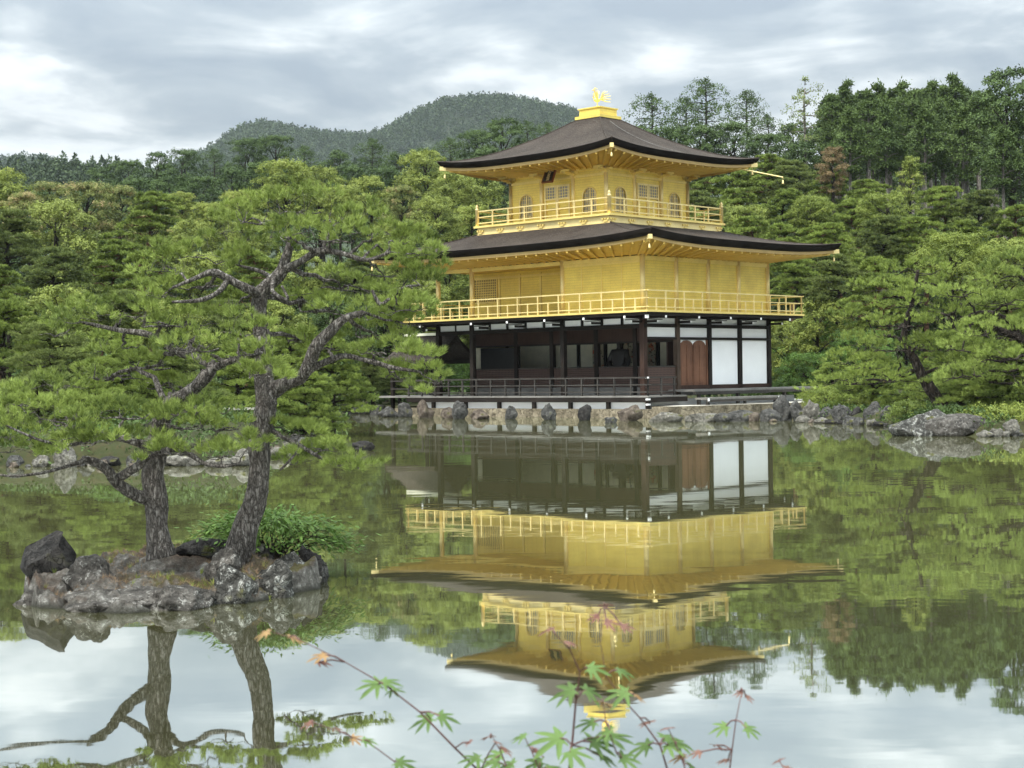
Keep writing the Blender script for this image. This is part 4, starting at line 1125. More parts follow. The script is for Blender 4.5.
h1, a, b_ = hill('far_mountain', 1600, [(120, 195), (180, 170), (220, 152), (243, 135), (268, 129), (300, 136), (335, 141), (372, 143), (392, 135), (420, 119), (450, 107), (490, 102.5), (530, 108), (570, 117), (610, 135), (680, 165), (760, 185)], 420)
far_forest('far_mountain_forest', h1, a, b_, 1330, 1640, 17000, 4.8)
h2, a, b_ = hill('far_foothill', 1450, [(-120, 183), (-60, 174), (0, 169), (25, 163), (50, 165), (75, 172), (110, 180), (160, 180), (220, 190)], 300)
far_forest('far_foothill_forest', h2, a, b_, 1260, 1480, 4500, 4.8)
h3, a, b_ = hill('wooded_ridge', 620, [(-260, 214), (-120, 200), (0, 194), (60, 192), (110, 190), (160, 190), (230, 190), (330, 188), (420, 184), (520, 175), (640, 172), (760, 168), (900, 160), (1100, 170), (1300, 190)], 200)
far_forest('wooded_ridge_forest', h3, a, at(560, 200, 620).x, 500, 640, 5200, 4.6, k=56, lf=.24)

# ------------------------------------------------------------------ trees
def row(items, group, desc, **kw):
    for it in items:
        key, px, yt, Y = it[:4]; w_ = it[4] if len(it) > 4 else None; lm = it[5] if len(it) > 5 else None
        tree(key, px, yt, Y, w_, leafmat=lm, group=group, **kw)
GRP = {}
A_ = 'dark evergreens on the far left skyline'
row([('darkb', 128, 160, 250, 46), ('darkb2', 158, 151, 240, 40), ('darkb', 184, 149, 235, 44), ('open', 214, 150, 240, 44), ('darkb', 248, 138, 225, 52), ('darkb', 276, 135, 220, 50),
     ('open', 304, 147, 235, 46), ('darkb2', 338, 150, 230, 44), ('open', 372, 140, 225, 50), ('darkb2', 398, 152, 230, 40), ('darkb', 424, 148, 230, 46), ('open', 450, 139, 225, 48), ('darkb', 478, 130, 215, 56), ('darkb2', 503, 117, 205, 52), ('open', 527, 122, 210, 44), ('open', 548, 124, 215, 44), ('darkb', 572, 134, 215, 50), ('darkb2', 100, 166, 255, 44), ('darkb2', 600, 142, 215, 50), ('darkb2', 630, 140, 215, 50)], A_, '')
B_ = 'dark evergreens in the second row left of the pavilion'
row([('darkb2', 106, 184, 190, 48), ('darkb', 142, 178, 185, 52), ('darkb2', 170, 174, 180, 50), ('darkb', 202, 176, 185, 54), ('darkb2', 232, 166, 180, 52), ('darkb', 262, 162, 178, 56), ('open', 292, 168, 180, 48), ('darkb', 322, 172, 180, 50), ('darkb2', 352, 164, 176, 52), ('darkb', 384, 166, 176, 52), ('darkb', 414, 172, 176, 52), ('darkb2', 444, 164, 172, 54), ('darkb', 470, 160, 170, 56), ('darkb', 492, 148, 170, 56), ('darkb2', 76, 190, 195, 44), ('darkb', 40, 190, 200, 50), ('darkb2', 8, 186, 200, 50)], B_, '')
C_ = 'rounded broadleaf trees on the left hillside'
row([('broad2', -6, 168, 125, 74), ('tan1', 52, 182, 130, 62), ('tan1', 86, 182, 128, 66), ('tan1', 120, 186, 132, 60), ('broad1', 58, 200, 108, 92), ('tan1', 22, 192, 120, 50), ('pine1', 138, 190, 105, 84), ('broad2', 181, 192, 125, 36), ('broad2', 212, 202, 110, 48), ('broad2', 240, 190, 118, 50),
     ('broad2', 286, 160, 120, 74), ('broad1', 320, 166, 125, 56), ('broad2', 340, 186, 118, 50), ('broad1', 370, 176, 125, 60), ('broad1', 425, 150, 125, 66, 'broad'), ('tan1', 402, 186, 112, 46), ('broad1', 452, 172, 118, 60), ('broad1', 436, 196, 100, 62), ('broad2', 472, 205, 102, 50), ('broad1', 478, 170, 122, 60), ('tan1', 152, 214, 118, 52), ('broad1', 190, 220, 100, 60), ('broad1', 250, 214, 100, 60), ('broad2', 394, 222, 92, 56)], C_, '')
D_ = 'layered pines and shrubs in the middle ground at the left'
row([('pine3', 8, 212, 85, 90), ('pine1', 100, 238, 82, 88), ('pine2', 150, 250, 80, 84, 'pine_gar'), ('pine3', 46, 248, 78, 92), ('broad1', 200, 252, 82, 70), ('pine1', 246, 250, 80, 84), ('broad1', 300, 250, 84, 74), ('pine3', 350, 254, 84, 80), ('broad1', 400, 250, 88, 74), ('broad1', 446, 245, 92, 66), ('pine2', 476, 262, 96, 62),
     ('broad1', 425, 280, 84, 62), ('pine1', 0, 262, 66, 92), ('broad1', 60, 285, 64, 92), ('pine3', 118, 292, 66, 90), ('broad1', 170, 300, 66, 80), ('pine3', 222, 300, 70, 84, 'pine_dark'), ('broad1', 276, 300, 70, 80), ('broad1', 330, 296, 78, 80, 'dark'), ('broad1', 384, 302, 90, 80, 'dark')], D_, '')
E_ = 'garden pines along the left shore'
row([('gpine2', 2, 300, 46, 110, 'pine_gar'), ('gpine1', 62, 322, 43, 118, 'pine_dark'), ('gpine2', 122, 340, 42, 110, 'pine_gar'), ('gpine1', 176, 350, 44, 104, 'pine_dark'), ('gpine2', 236, 345, 46, 100, 'pine_gar'), ('gpine2', 290, 330, 50, 104, 'pine_gar'), ('gpine2', 332, 340, 49, 100, 'pine_gar'), ('gpine1', 372, 352, 82, 64, 'pine_dark'), ('gpine1', 20, 372, 38.5, 120, 'pine_dark'), ('gpine2', 96, 380, 38, 100, 'pine_gar'), ('broad1', 352, 345, 84, 54), ('gpine1', 398, 365, 80, 44, 'pine_dark'), ('gpine2', 305, 372, 47, 96, 'pine_gar')], E_, '')
# right side
F_ = 'ragged dark evergreens on the skyline right of the golden roof'
row([('open', 652, 96, 185, 66), ('open', 686, 100, 190, 60), ('open', 706, 81, 180, 66), ('open', 746, 92, 182, 58), ('darkb', 668, 126, 175, 62), ('darkb2', 700, 124, 172, 62), ('darkb', 732, 122, 172, 64), ('open', 768, 116, 178, 54), ('darkb', 764, 134, 165, 60), ('darkb2', 640, 126, 180, 56), ('darkb2', 792, 122, 172, 56), ('darkb', 822, 128, 176, 54), ('darkb2', 800, 140, 160, 56), ('darkb', 845, 132, 170, 50)], F_, '')
tree('bare', 805, 83, 166, 56, label='tall pine with a bare pale trunk standing above the trees right of the golden roof', group='single tall trees on the right')
G_ = 'tall cedars with bare trunks in the stand on the upper right'
rr = random.Random(3)
ced = []
for (y_top, px) in [(97, 832), (85, 845), (94, 858), (93, 869), (89, 880), (92, 890), (87, 900), (92, 911), (91, 921), (87, 930), (92, 941), (79, 955), (89, 966), (93, 978), (96, 990)]:
    ced.append((rr.choice(['cedar1', 'cedar2']), px, y_top, rr.uniform(150, 168), rr.uniform(40, 52)))
for i in range(17): ced.append((rr.choice(['cedar1', 'cedar2', 'cedar2']), 826 + i * 10.6 + rr.uniform(-3, 3), rr.uniform(96, 106), rr.uniform(175, 190), rr.uniform(40, 50)))
for i in range(12): ced.append(('cedar3', 840 + i * 16 + rr.uniform(-3, 3), rr.uniform(108, 116), rr.uniform(205, 220), rr.uniform(30, 36)))
for i in range(9): ced.append(('cedar3', 830 + i * 25, rr.uniform(146, 154), 236, 62))
for px, yt in [(850, 112), (886, 108), (925, 110), (962, 112), (996, 118)]: ced.append(('cedar2', px, yt, 140, 44))
row(ced, G_, '')
tree('darkb2', 1010, 66, 125, 84, label='huge dark evergreen rising at the right edge of the view', group=None)
tree('darkb', 1040, 80, 122, 80, label='dark evergreen partly outside the right edge behind the maples', group=None)
tree('cedar2', 1003, 130, 120, 40, label='thin bare trunked cedar under the huge dark evergreen', group=None)
H_ = 'pines and rounded trees on the slope right of the pavilion'
row([('pine1', 698, 160, 128, 70), ('pine2', 735, 158, 126, 66), ('pine1', 768, 152, 124, 62), ('pine3', 796, 160, 122, 66), ('pine1', 826, 168, 120, 58), ('pine1', 858, 178, 122, 66), ('maple1', 886, 192, 104, 62), ('maple1', 812, 196, 103, 56), ('maple1', 745, 205, 100, 52, 'broad'), ('pine2', 850, 196, 108, 66), ('pine3', 872, 190, 118, 60, 'pine_gar'), ('pine1', 948, 186, 112, 78), ('pine3', 978, 192, 110, 66), ('pine2', 1010, 205, 108, 70), ('pine2', 814, 200, 104, 70),
     ('pine3', 778, 190, 106, 66, 'pine_gar'), ('pine1', 742, 186, 110, 70), ('pine3', 708, 192, 108, 72), ('pine1', 756, 214, 96, 72), ('pine2', 792, 222, 92, 70), ('pine1', 838, 222, 90, 78), ('pine3', 884, 218, 92, 76), ('pine1', 924, 216, 92, 78), ('pine3', 962, 222, 90, 70, 'pine_gar'), ('broad1', 1004, 238, 86, 76),
     ('pine3', 800, 258, 84, 72, 'pine_gar'), ('pine3', 840, 254, 80, 80, 'pine_dark'), ('pine2', 884, 256, 78, 80), ('broad1', 818, 300, 80, 70, 'broad'), ('pine3', 770, 240, 100, 70), ('pine1', 730, 225, 104, 66)], H_, '')
tree('brown1', 832, 147, 118, 36, label='small russet tree on the slope below the tall bare trunk pine')
tree('conebr', 910, 156, 116, 38, label='yellow green cone shaped tree in front of the dark cedar trunks')
I_ = 'bright maples behind the right shore'
row([('maple1', 952, 232, 68, 88), ('maple1', 1000, 244, 66, 84), ('maple1', 788, 320, 84, 84, 'broad'), ('maple1', 830, 318, 82, 80, 'fern'), ('maple1', 806, 352, 78, 66, 'fern'), ('maple1', 862, 330, 72, 76, 'fern'), ('maple1', 780, 345, 88, 60, 'fern'), ('maple1', 822, 386, 60, 44)], I_, '')
J_ = 'garden pines crowding the right shore'
row([('gpine2', 1006, 292, 49, 130), ('gpine1', 1046, 270, 50, 130), ('gpine1', 966, 330, 52, 110), ('gpine2', 1020, 345, 46.5, 120), ('gpine2', 972, 372, 47.5, 96), ('gpine1', 870, 352, 57, 86), ('gpine1', 905, 375, 55, 60), ('gpine2', 832, 362, 64, 60)], J_, '')
L_ = 'dark filling trees behind the pines on both sides'
row([(('darkb', 'darkb2')[i % 2], -5 + i * 36, 214 + (i * 37 % 11), 148, 58) for i in range(14)] + [(('darkb2', 'broad1')[i % 2], 10 + i * 38, 262 + (i * 29 % 13), 108, 66, 'dark') for i in range(13)]
    + [(('darkb', 'darkb2')[i % 2], 700 + i * 36, 212 + (i * 37 % 11), 138, 58) for i in range(10)] + [(('broad1', 'darkb2')[i % 2], 790 + i * 38, 268 + (i * 29 % 13), 94, 66, 'dark') for i in range(7)], L_, '')
K_ = 'trees hidden behind the pavilion'
row([('broad1', 520, 200, 105, 66), ('broad1', 560, 215, 105, 66), ('broad1', 600, 220, 105, 66), ('broad1', 640, 210, 106, 66), ('broad1', 680, 205, 106, 66), ('broad1', 455, 292, 92, 60), ('broad1', 490, 300, 92, 60), ('broad1', 540, 290, 95, 70), ('broad1', 600, 290, 95, 70), ('broad1', 660, 285, 96, 70), ('broad1', 720, 280, 98, 70), ('maple1', 440, 345, 86, 66, 'fern'), ('maple1', 480, 350, 88, 66, 'fern'), ('maple1', 410, 352, 86, 60, 'broad')], K_, '')
sh = tree('shrub1', 1003, 402, 43.8, 100, zbase=.2, name='clipped_shrub', cat_='shrub', label='low clipped azalea mound at the water edge on the far right')
sh = tree('shrub1', 1052, 398, 42.5, 96, zbase=.2, name='clipped_shrub', cat_='shrub', label='low clipped azalea mound cut by the right edge of the view')
sh = tree('shrub2', 106, 446, 35.0, 44, zbase=.3, name='fern_bush', cat_='shrub', leafmat='fern', label='small green bush between the shore rocks on the left')
sh = tree('shrub2', 826, 388, 58.5, 50, zbase=.4, name='leafy_bush', cat_='shrub', leafmat='maple', label='bright low bush at the end of the wooden side deck')
sh = tree('shrub2', 860, 398, 56.5, 54, zbase=.3, name='leafy_bush', cat_='shrub', leafmat='broad', label='dull green low bush beside the shore rocks right of the deck')
sh = tree('shrub2', 905, 402, 50, 44, zbase=.3, name='leafy_bush', cat_='shrub', leafmat='pine_gar', label='low bush under the leaning pine on the right shore')

# undergrowth on the banks and the slope
def undergrowth(name, n, reg, size, mat, seed, hgt=.5):
    r = np.random.default_rng(seed); Y = np.sqrt(r.uniform(reg[2] ** 2, reg[3] ** 2, n)); X = r.uniform(reg[0], reg[1], n) * Y
    d = sdf(X, Y); ok = d > .22
    c, s = math.cos(TH), math.sin(TH); lx = (X - BX) * c - (Y - BY) * s; ly = (X - BX) * s + (Y - BY) * c
    ok &= ~((lx > -SX - 7) & (lx < 5) & (ly > -3) & (ly < EY + 5)); X, Y = X[ok], Y[ok]; n = len(X)
    Z = H(X, Y); k = 14; P = np.stack([X, Y, Z], -1); Pm = fbm(P * .25, 2, 8); hh = hgt * np.clip(.6 + Pm, .1, 1.6)
    P = np.repeat(P, k, 0) + np.concatenate([r.normal(size=(n * k, 2)) * size * 1.2, (np.repeat(hh, k) * r.uniform(0, 1, n * k))[:, None]], 1)
    D = unit(rnd_dir(n * k, r) + np.array([0, 0, .5])); t = np.clip(np.repeat(r.uniform(0, 1, n), k) + r.normal(size=n * k) * .1, 0, 1)
    V, F, t = leaves(P, D, size * r.uniform(.6, 1.2, n * k), size * .5, t, None, r)
    tag(link(name, raymesh(name, V, F, LM[mat], False, t)), kind='stuff')
undergrowth('forest_undergrowth', 7000, (-.36, .36, 60, 190), .40, 'dark', 1, 1.6)
undergrowth('bank_undergrowth', 12000, (-.40, .40, 32, 75), .11, 'dark', 2, .45)

# ------------------------------------------------------------------ pines traced from their real outline
def custom_pine(name, Y0, trunk, limbs, pads, matn, matb, nl, nw, kn, dens, label, seed, zextra=0, category='tree', twigr=.006):
    r = np.random.default_rng(seed); base = at(trunk[0][0], trunk[0][1], Y0)
    root = empty(name, base); tag(root, label, category)
    B = np.array(base); skel = []; tb = MB()
    def path(pts):
        P = np.array([at(p[0], p[1], Y0 + p[3]) for p in pts]); R_ = np.array([p[2] for p in pts]) * Y0 / FPX / 2 * .88
        # smooth resample
        n = 6; t = np.linspace(0, len(P) - 1, (len(P) - 1) * n + 1); Q = np.zeros((len(t), 3)); RR = np.interp(t, np.arange(len(P)), R_)
        for i, u in enumerate(t):
            j = min(int(u), len(P) - 2); f = u - j; p0, p1, p2, p3 = P[max(j - 1, 0)], P[j], P[j + 1], P[min(j + 2, len(P) - 1)]
            Q[i] = .5 * ((2 * p1) + (-p0 + p2) * f + (2 * p0 - 5 * p1 + 4 * p2 - p3) * f * f + (-p0 + 3 * p1 - 3 * p2 + p3) * f ** 3)
        Q += np.stack([vnoise(Q * 4 + seed, 1), vnoise(Q * 4 + seed, 2), vnoise(Q * 4, 3)], -1) * (RR[:, None] * .25)
        return Q, RR
    for k, pts in enumerate([trunk] + limbs):
        Q, RR = path(pts); s = MB(); n = 20 if k == 0 else (14 if max(RR) > .03 else 8)
        s.tube(Q, list(RR), n)
        Vv = np.array(s.v) ; 
        # bark ridges: push the skin in and out
        cen = np.repeat(Q, n, 0); dv = Vv - cen; L = np.linalg.norm(dv, axis=1, keepdims=True) + 1e-9
        nz_ = vnoise(np.stack([Vv[:, 0] * 26, Vv[:, 1] * 26, Vv[:, 2] * 9], -1), 7)[:, None] * .10 + vnoise(Vv * 7, 8)[:, None] * .12
        Vv = cen + dv * (1 + nz_); s.v = [tuple(v_ - B) for v_ in Vv]
        nm = 'trunk' if k == 0 else 'limb'
        s.obj(nm, BK[matb], root, True)
        skel.append((Q, RR))
    allQ = np.concatenate([q for q, _ in skel]); allR = np.concatenate([r_ for _, r_ in skel])
    parts = []
    for (cx, cy, rx, ry, dY, *ex) in pads:
        c = np.array(at(cx, cy, Y0 + dY)); k = Y0 / FPX; prx, prz = rx * k, ry * k; pry = max(prx * .75, .15)
        area = prx * pry; sub = max(6, int(area * dens[0])); per = dens[1]
        P, D, t, cc = pad_tufts(r, c - np.array([0, 0, prz * .30]), prx, pry, prz * 1.15, sub, per, drop=.35)
        parts.append(needles(P, D, nl, nw, t, kn, .62, r))
        # limb from nearest skeleton point that lies lower
        d = np.linalg.norm((allQ - c) * np.array([1, 1, 1.3]), axis=1) + np.where(allQ[:, 2] > c[2] + .1, .6, 0) ; j = int(np.argmin(d))
        a = allQ[j]; tw = MB(); r0 = min(allR[j] * .7, .028 * (Y0 / 13.3) ** .6)
        if d[j] > prx * .35:
            tw.tube(curve(a, c - np.array([0, 0, prz * .4]), r, .02, 7, .07), list(np.linspace(r0, r0 * .4, 7)), 6)
        hub = c - np.array([0, 0, prz * .42])
        hubs = [hub + np.array([math.cos(q) * prx * .5, math.sin(q) * pry * .5, r.uniform(-.1, .15) * prz]) for q in np.linspace(0, 2 * PI, 6)[:-1] + r.uniform(0, 1)]
        for hb_ in hubs: tw.tube(curve(hub, hb_, r, .03, 5, .10), list(np.linspace(r0 * .45, r0 * .25, 5)), 5)
        for q in cc:
            hb_ = min(hubs + [hub], key=lambda w_: np.linalg.norm(w_ - q)); tw.tube(curve(hb_, q, r, -.06, 4, .10), [r0 * .25, r0 * .2, r0 * .14, r0 * .07], 4)
        tw.v = [tuple(np.array(v_) - B) for v_ in tw.v]
        tw.obj('branch', BK[matb], root)
        Vp, Fp, tp = parts[-1]; parts[-1] = None
        link('foliage', raymesh('foliage', Vp - B, Fp, LM[matn], False, tp), root)
    return root

# left island pine
trA = [(160, 556, 34, 0), (159, 540, 28, 0), (157, 510, 25, 0), (153, 480, 25, 0), (157, 455, 24, 0), (160, 430, 22, .05), (168, 408, 19, .05), (190, 392, 16, 0), (207, 374, 15, 0)]
lmA = [[(152, 497, 20, 0), (135, 494, 14, -.1), (118, 483, 12, -.2), (108, 470, 11, -.3), (95, 462, 10, -.35), (82, 459, 6, -.4)],
       [(116, 480, 11, -.2), (130, 472, 10, -.25), (142, 464, 9, -.3), (147, 452, 8, -.35), (140, 445, 7, -.4), (120, 438, 8, -.4), (100, 434, 5, -.4), (70, 428, 4, -.4)],
       [(164, 452, 10, 0), (176, 448, 8, -.2), (190, 455, 6, -.3), (205, 464, 5, -.35), (225, 466, 4, -.4), (240, 463, 2.5, -.4)],
       [(205, 378, 14, 0), (212, 366, 12, 0), (196, 358, 11, .1), (175, 350, 10, .1), (150, 335, 8, .15), (120, 330, 6, .2), (80, 322, 3, .2)],
       [(210, 370, 10, 0), (228, 362, 8, -.1), (246, 358, 5, -.2), (262, 352, 3, -.3)],
       [(196, 358, 8, .1), (190, 345, 6, .2), (200, 332, 4, .2), (185, 322, 3, .2)],
       [(86, 460, 6, -.4), (62, 468, 4, -.6), (35, 474, 3, -.8), (8, 476, 2.5, -.9), (-25, 470, 2, -.9)],
       [(100, 434, 5, -.4), (72, 445, 4, -.6), (40, 440, 3, -.8), (5, 425, 2, -.8)]]
pdA = [(20, 398, 46, 18, -.2), (70, 422, 46, 16, -.6), (125, 412, 44, 16, -.4), (195, 408, 44, 14, -.2), (10, 448, 34, 10, -.7), (95, 440, 30, 9, -.7), (250, 440, 26, 10, -.3), (40, 412, 62, 22, -.5), (96, 408, 50, 22, -.2), (10, 432, 40, 18, -.8), (60, 436, 36, 12, -.7), (175, 420, 60, 18, -.3), (222, 424, 36, 14, -.1), (140, 436, 34, 10, -.5), (222, 453, 34, 11, -.4), (170, 450, 26, 9, -.55),
       (78, 314, 46, 22, .1), (122, 306, 50, 24, .3), (160, 318, 42, 20, .0), (56, 330, 34, 15, .2), (200, 318, 46, 18, .2), (238, 326, 36, 16, -.1), (196, 344, 44, 14, -.3), (240, 350, 36, 15, -.3), (262, 372, 26, 14, -.4), (150, 362, 44, 14, .4), (110, 372, 50, 16, .6), (62, 382, 50, 16, .5), (175, 382, 34, 12, .6), (120, 344, 36, 14, .5)]
custom_pine('island_pine', 13.3, trA, lmA, pdA, 'pine_near', 'pine', .060, .0052, 22, (66, 13), 'spreading pine with a dark plated trunk, left of the two on the rocky islet', 5)
# right island pine
trB = [(238, 560, 38, 0), (245, 535, 30, 0), (254, 500, 26, 0), (258, 465, 25, 0), (262, 430, 25, 0), (264, 400, 25, 0), (263, 370, 22, 0), (261, 335, 19, 0), (260, 300, 18, 0), (266, 288, 16, 0), (280, 274, 14, .05), (286, 258, 11, .05), (290, 243, 8, .05)]
lmB = [[(272, 392, 20, 0), (285, 384, 16, -.05), (300, 378, 15, -.1), (310, 362, 15, -.15), (318, 345, 14, -.2), (332, 330, 12, -.2), (345, 318, 9, -.2), (363, 312, 6, -.2)],
       [(262, 296, 14, 0), (246, 288, 11, -.1), (228, 278, 9, -.15), (212, 272, 8, -.2), (195, 278, 5, -.25), (172, 288, 3, -.3)],
       [(228, 280, 7, -.15), (218, 292, 6, -.3), (200, 300, 5, -.4), (172, 302, 3, -.4)],
       [(280, 272, 10, .05), (300, 262, 8, -.05), (318, 251, 8, -.1), (340, 253, 6, -.15), (366, 260, 5, -.2), (390, 252, 3, -.3)],
       [(305, 372, 10, -.1), (325, 362, 7, -.1), (345, 356, 6, -.1), (372, 362, 6, -.15), (392, 368, 5, -.2), (420, 372, 3, -.25)],
       [(272, 430, 6, 0), (284, 438, 5, -.1), (300, 446, 5, -.15), (318, 456, 4, -.2), (335, 464, 3, -.2), (360, 468, 2, -.2)],
       [(300, 447, 4, -.15), (292, 458, 3, -.2), (280, 470, 2.5, -.2)],
       [(372, 290, 3, -.3), (380, 304, 5, -.3), (388, 300, 4, -.3), (402, 288, 3, -.3), (420, 285, 2, -.3)],
       [(262, 292, 8, 0), (272, 280, 6, .2), (262, 272, 5, .3), (240, 266, 3, .35)],
       [(278, 270, 6, .1), (272, 290, 5, -.2), (288, 300, 4, -.25), (282, 286, 3, -.2)]]
pdB = [(262, 214, 44, 24, .1), (298, 204, 46, 22, .2), (340, 212, 44, 24, .1), (222, 226, 36, 18, .3), (376, 226, 36, 20, .0), (330, 234, 44, 18, -.2), (290, 232, 40, 14, -.3), (404, 238, 30, 16, .2), (418, 250, 24, 12, -.2), (392, 250, 30, 12, .4),
       (168, 262, 36, 22, .0), (196, 250, 34, 18, .1), (226, 256, 32, 16, .2), (162, 290, 28, 16, -.2), (205, 282, 40, 14, .2), (232, 300, 26, 12, .4),
       (340, 280, 48, 22, .2), (384, 268, 46, 20, .1), (410, 280, 34, 18, -.1), (318, 304, 36, 18, .3), (352, 308, 40, 18, -.1), (396, 304, 36, 18, -.3), (414, 306, 20, 12, .1), (425, 262, 18, 10, .0), (300, 336, 28, 14, .3), (330, 344, 26, 12, .3), (372, 330, 36, 14, .1), (410, 322, 30, 12, .2),
       (378, 348, 36, 13, -.2), (416, 356, 30, 16, -.3), (440, 376, 24, 16, -.3), (400, 374, 30, 12, .1),
       (300, 432, 30, 9, -.1), (322, 446, 34, 11, -.2), (354, 462, 30, 10, -.2), (300, 458, 28, 9, .1), (272, 424, 22, 8, .1)]
custom_pine('island_pine', 13.5, trB, lmB, pdB, 'pine_near', 'pine', .060, .0052, 22, (66, 13), 'tall pine with a pale scaly leaning trunk, right of the two on the rocky islet', 6)
# leaning pine on the right shore
trR = [(944, 408, 17, 0), (936, 396, 14, 0), (924, 378, 12, 0), (912, 356, 10, 0), (904, 340, 8, 0), (908, 318, 7, 0), (914, 296, 5, 0), (918, 270, 4, 0)]
lmR = [[(912, 372, 7, 0), (900, 376, 5, -.5), (888, 380, 4, -1)], [(905, 342, 5, 0), (890, 336, 4, .3), (872, 338, 3, .5)], [(908, 318, 5, 0), (930, 312, 4, -.4), (950, 316, 3, -.8)], [(912, 300, 4, 0), (896, 296, 3, -.3), (882, 290, 3, -.5)]]
pdR = [(918, 268, 40, 13, 0), (884, 288, 36, 12, -.5), (948, 286, 38, 12, .3), (912, 300, 46, 12, -.6), (868, 312, 34, 12, .2), (900, 322, 40, 11, -1), (946, 318, 38, 12, -.5), (862, 340, 32, 12, -.3), (896, 346, 42, 11, -1.2), (938, 344, 38, 12, -.4), (872, 364, 38, 11, -1), (850, 380, 36, 11, -.5), (892, 378, 30, 9, -1.4), (966, 300, 28, 12, 0), (846, 360, 26, 10, .4), (958, 362, 30, 12, -.6)]
custom_pine('leaning_pine', 48, trR, lmR, pdR, 'pine_gar', 'dark', .13, .015, 16, (10, 15), 'layered pine leaning left behind the two big shore boulders on the right', 8)
trS = [(1060, 400, 14, 0), (1040, 370, 11, 0), (1022, 340, 9, 0), (1000, 330, 8, 0), (975, 322, 5, 0)]
lmS = [[(1030, 352, 7, 0), (1010, 322, 6, .3), (985, 312, 5, .3), (960, 320, 3, .2)], [(1022, 342, 6, 0), (1040, 300, 5, .5), (1020, 276, 4, .5)]]
pdS = [(990, 276, 40, 12, .3), (1026, 262, 40, 13, .6), (964, 292, 34, 11, 0), (1006, 300, 44, 12, 0), (985, 330, 44, 13, -.5), (1018, 334, 36, 12, -.2), (962, 346, 34, 11, -.6), (1004, 356, 46, 13, -.9), (975, 372, 44, 12, -1), (1018, 378, 40, 12, -1), (1040, 320, 30, 14, .2)]
custom_pine('spreading_pine', 46, trS, lmS, pdS, 'pine_near', 'dark', .13, .015, 16, (10, 15), 'bright green layered pine reaching in from the right edge above the azalea mound', 9)

# leafy bush on the islet behind the right trunk
r = np.random.default_rng(44); parts = []
bush_c = at(268, 530, 14.2); root = empty('islet_bush', (bush_c.x, bush_c.y, .1)); tag(root, 'low glossy green bush spilling over the water behind the right islet trunk', 'shrub')
st_ = MB()
for i in range(54):
    a = r.uniform(0, 2 * PI); s = math.sqrt(r.uniform(0, 1)); c = np.array([math.cos(a) * s * .68 + (0 if i % 5 else .0), math.sin(a) * s * .45, .42 - .25 * s * s + r.normal() * .03])
    st_.tube(curve((r.normal() * .08, r.normal() * .08, 0), c, r, .1, 5, .05), [.008, .007, .006, .004, .003], 5)
    n = 60; P = c + r.normal(size=(n, 3)) * np.array([.10, .10, .05]); out_ = unit(np.array([c[0], c[1], .05])) 
    D = unit(out_ * .8 + rnd_dir(n, r) * .6 + np.array([0, 0, -.25])); t = np.clip(r.uniform(.2, .8) + r.normal(size=n) * .15, 0, 1)
    parts.append(leaves(P, D, r.uniform(.045, .085, n), .024, t, unit(rnd_dir(n, r) * .5 + np.array([0, 0, 1])), r))
V, F, t = cat(parts); link('foliage', raymesh('foliage', V, F, LM['fern'], False, t), root); st_.obj('stem', BK['dark'], root)

# ------------------------------------------------------------------ the air
hz_ = Mat('thin_haze'); hv = hz_.t.nodes.new('ShaderNodeVolumePrincipled'); hv.inputs['Color'].default_value = (.80, .88, .96, 1); hv.inputs['Density'].default_value = .00007; hv.inputs['Anisotropy'].default_value = .2
hz_.t.links.new(hv.outputs[0], hz_.out.inputs['Volume'])
tag(MB().box(-4600, 4600, -90, 5600, -4, 330).obj('haze', hz_.m), kind='stuff')
# ------------------------------------------------------------------ islet and rocks
RK = dict(
    dark=m_rock('dark_basalt_rock', (.018, .017, .017), (.07, .065, .062), (.22, .22, .20), .15, .62, 2.5),
    lichen=m_rock('lichen_spotted_rock', (.025, .025, .023), (.12, .115, .105), (.46, .46, .43), .1, .53, 2.4),
    islet=m_rock('brown_islet_rock', (.032, .029, .026), (.15, .138, .125), (.38, .37, .345), .0, .55, 3.4),
    pale=m_rock('pale_shore_rock', (.08, .075, .065), (.27, .255, .225), (.42, .40, .36), .1, .60, 1.8),
    shore=m_rock('grey_shore_rock', (.035, .035, .033), (.14, .135, .13), (.30, .30, .28), .15, .58, 1.6),
    warm=m_rock('warm_brown_rock', (.06, .047, .038), (.20, .165, .135), (.33, .30, .26), .1, .62, 1.6),
)
import bmesh
_ico = {}
def ico(sub):
    if sub not in _ico:
        bm = bmesh.new(); bmesh.ops.create_icosphere(bm, subdivisions=sub, radius=1); bm.verts.ensure_lookup_table()
        _ico[sub] = (np.array([v.co[:] for v in bm.verts]), np.array([[q.index for q in f.verts] for f in bm.faces])); bm.free()
    return _ico[sub]
def rock(c, rx, ry, rz, mat, seed, sub=4, rough=.28, deep=False, rot=0, sink=.35, label=None, group=None, name='boulder', cat_='rock', cuts=6, parent=None):
    V, F = ico(sub); r = np.random.default_rng(seed); V = V.copy()
    for _ in range(cuts):   # flat broken faces
        n = unit(r.normal(size=3) * np.array([1, 1, .8])); d = r.uniform(.38, .62) if deep else r.uniform(.5, .82); h = V @ n - d; V -= np.where(h > 0, h, 0)[:, None] * n * (.97 if deep else .85)
    V += V * (fbm(V * 1.3 + seed * 3.1, 4, seed) * rough)[:, None] + V * (fbm(V * 5 + seed, 3, seed + 2) * rough * .16)[:, None]
    a = rot; R_ = np.array([[math.cos(a), -math.sin(a), 0], [math.sin(a), math.cos(a), 0], [0, 0, 1]])
    V = (V * np.array([rx, ry, rz])) @ R_.T
    zmax = V[:, 2].max()
    o = link(name, raymesh(name, V, F, RK[mat], True), None, c); tag(o, label, cat_, group); return o
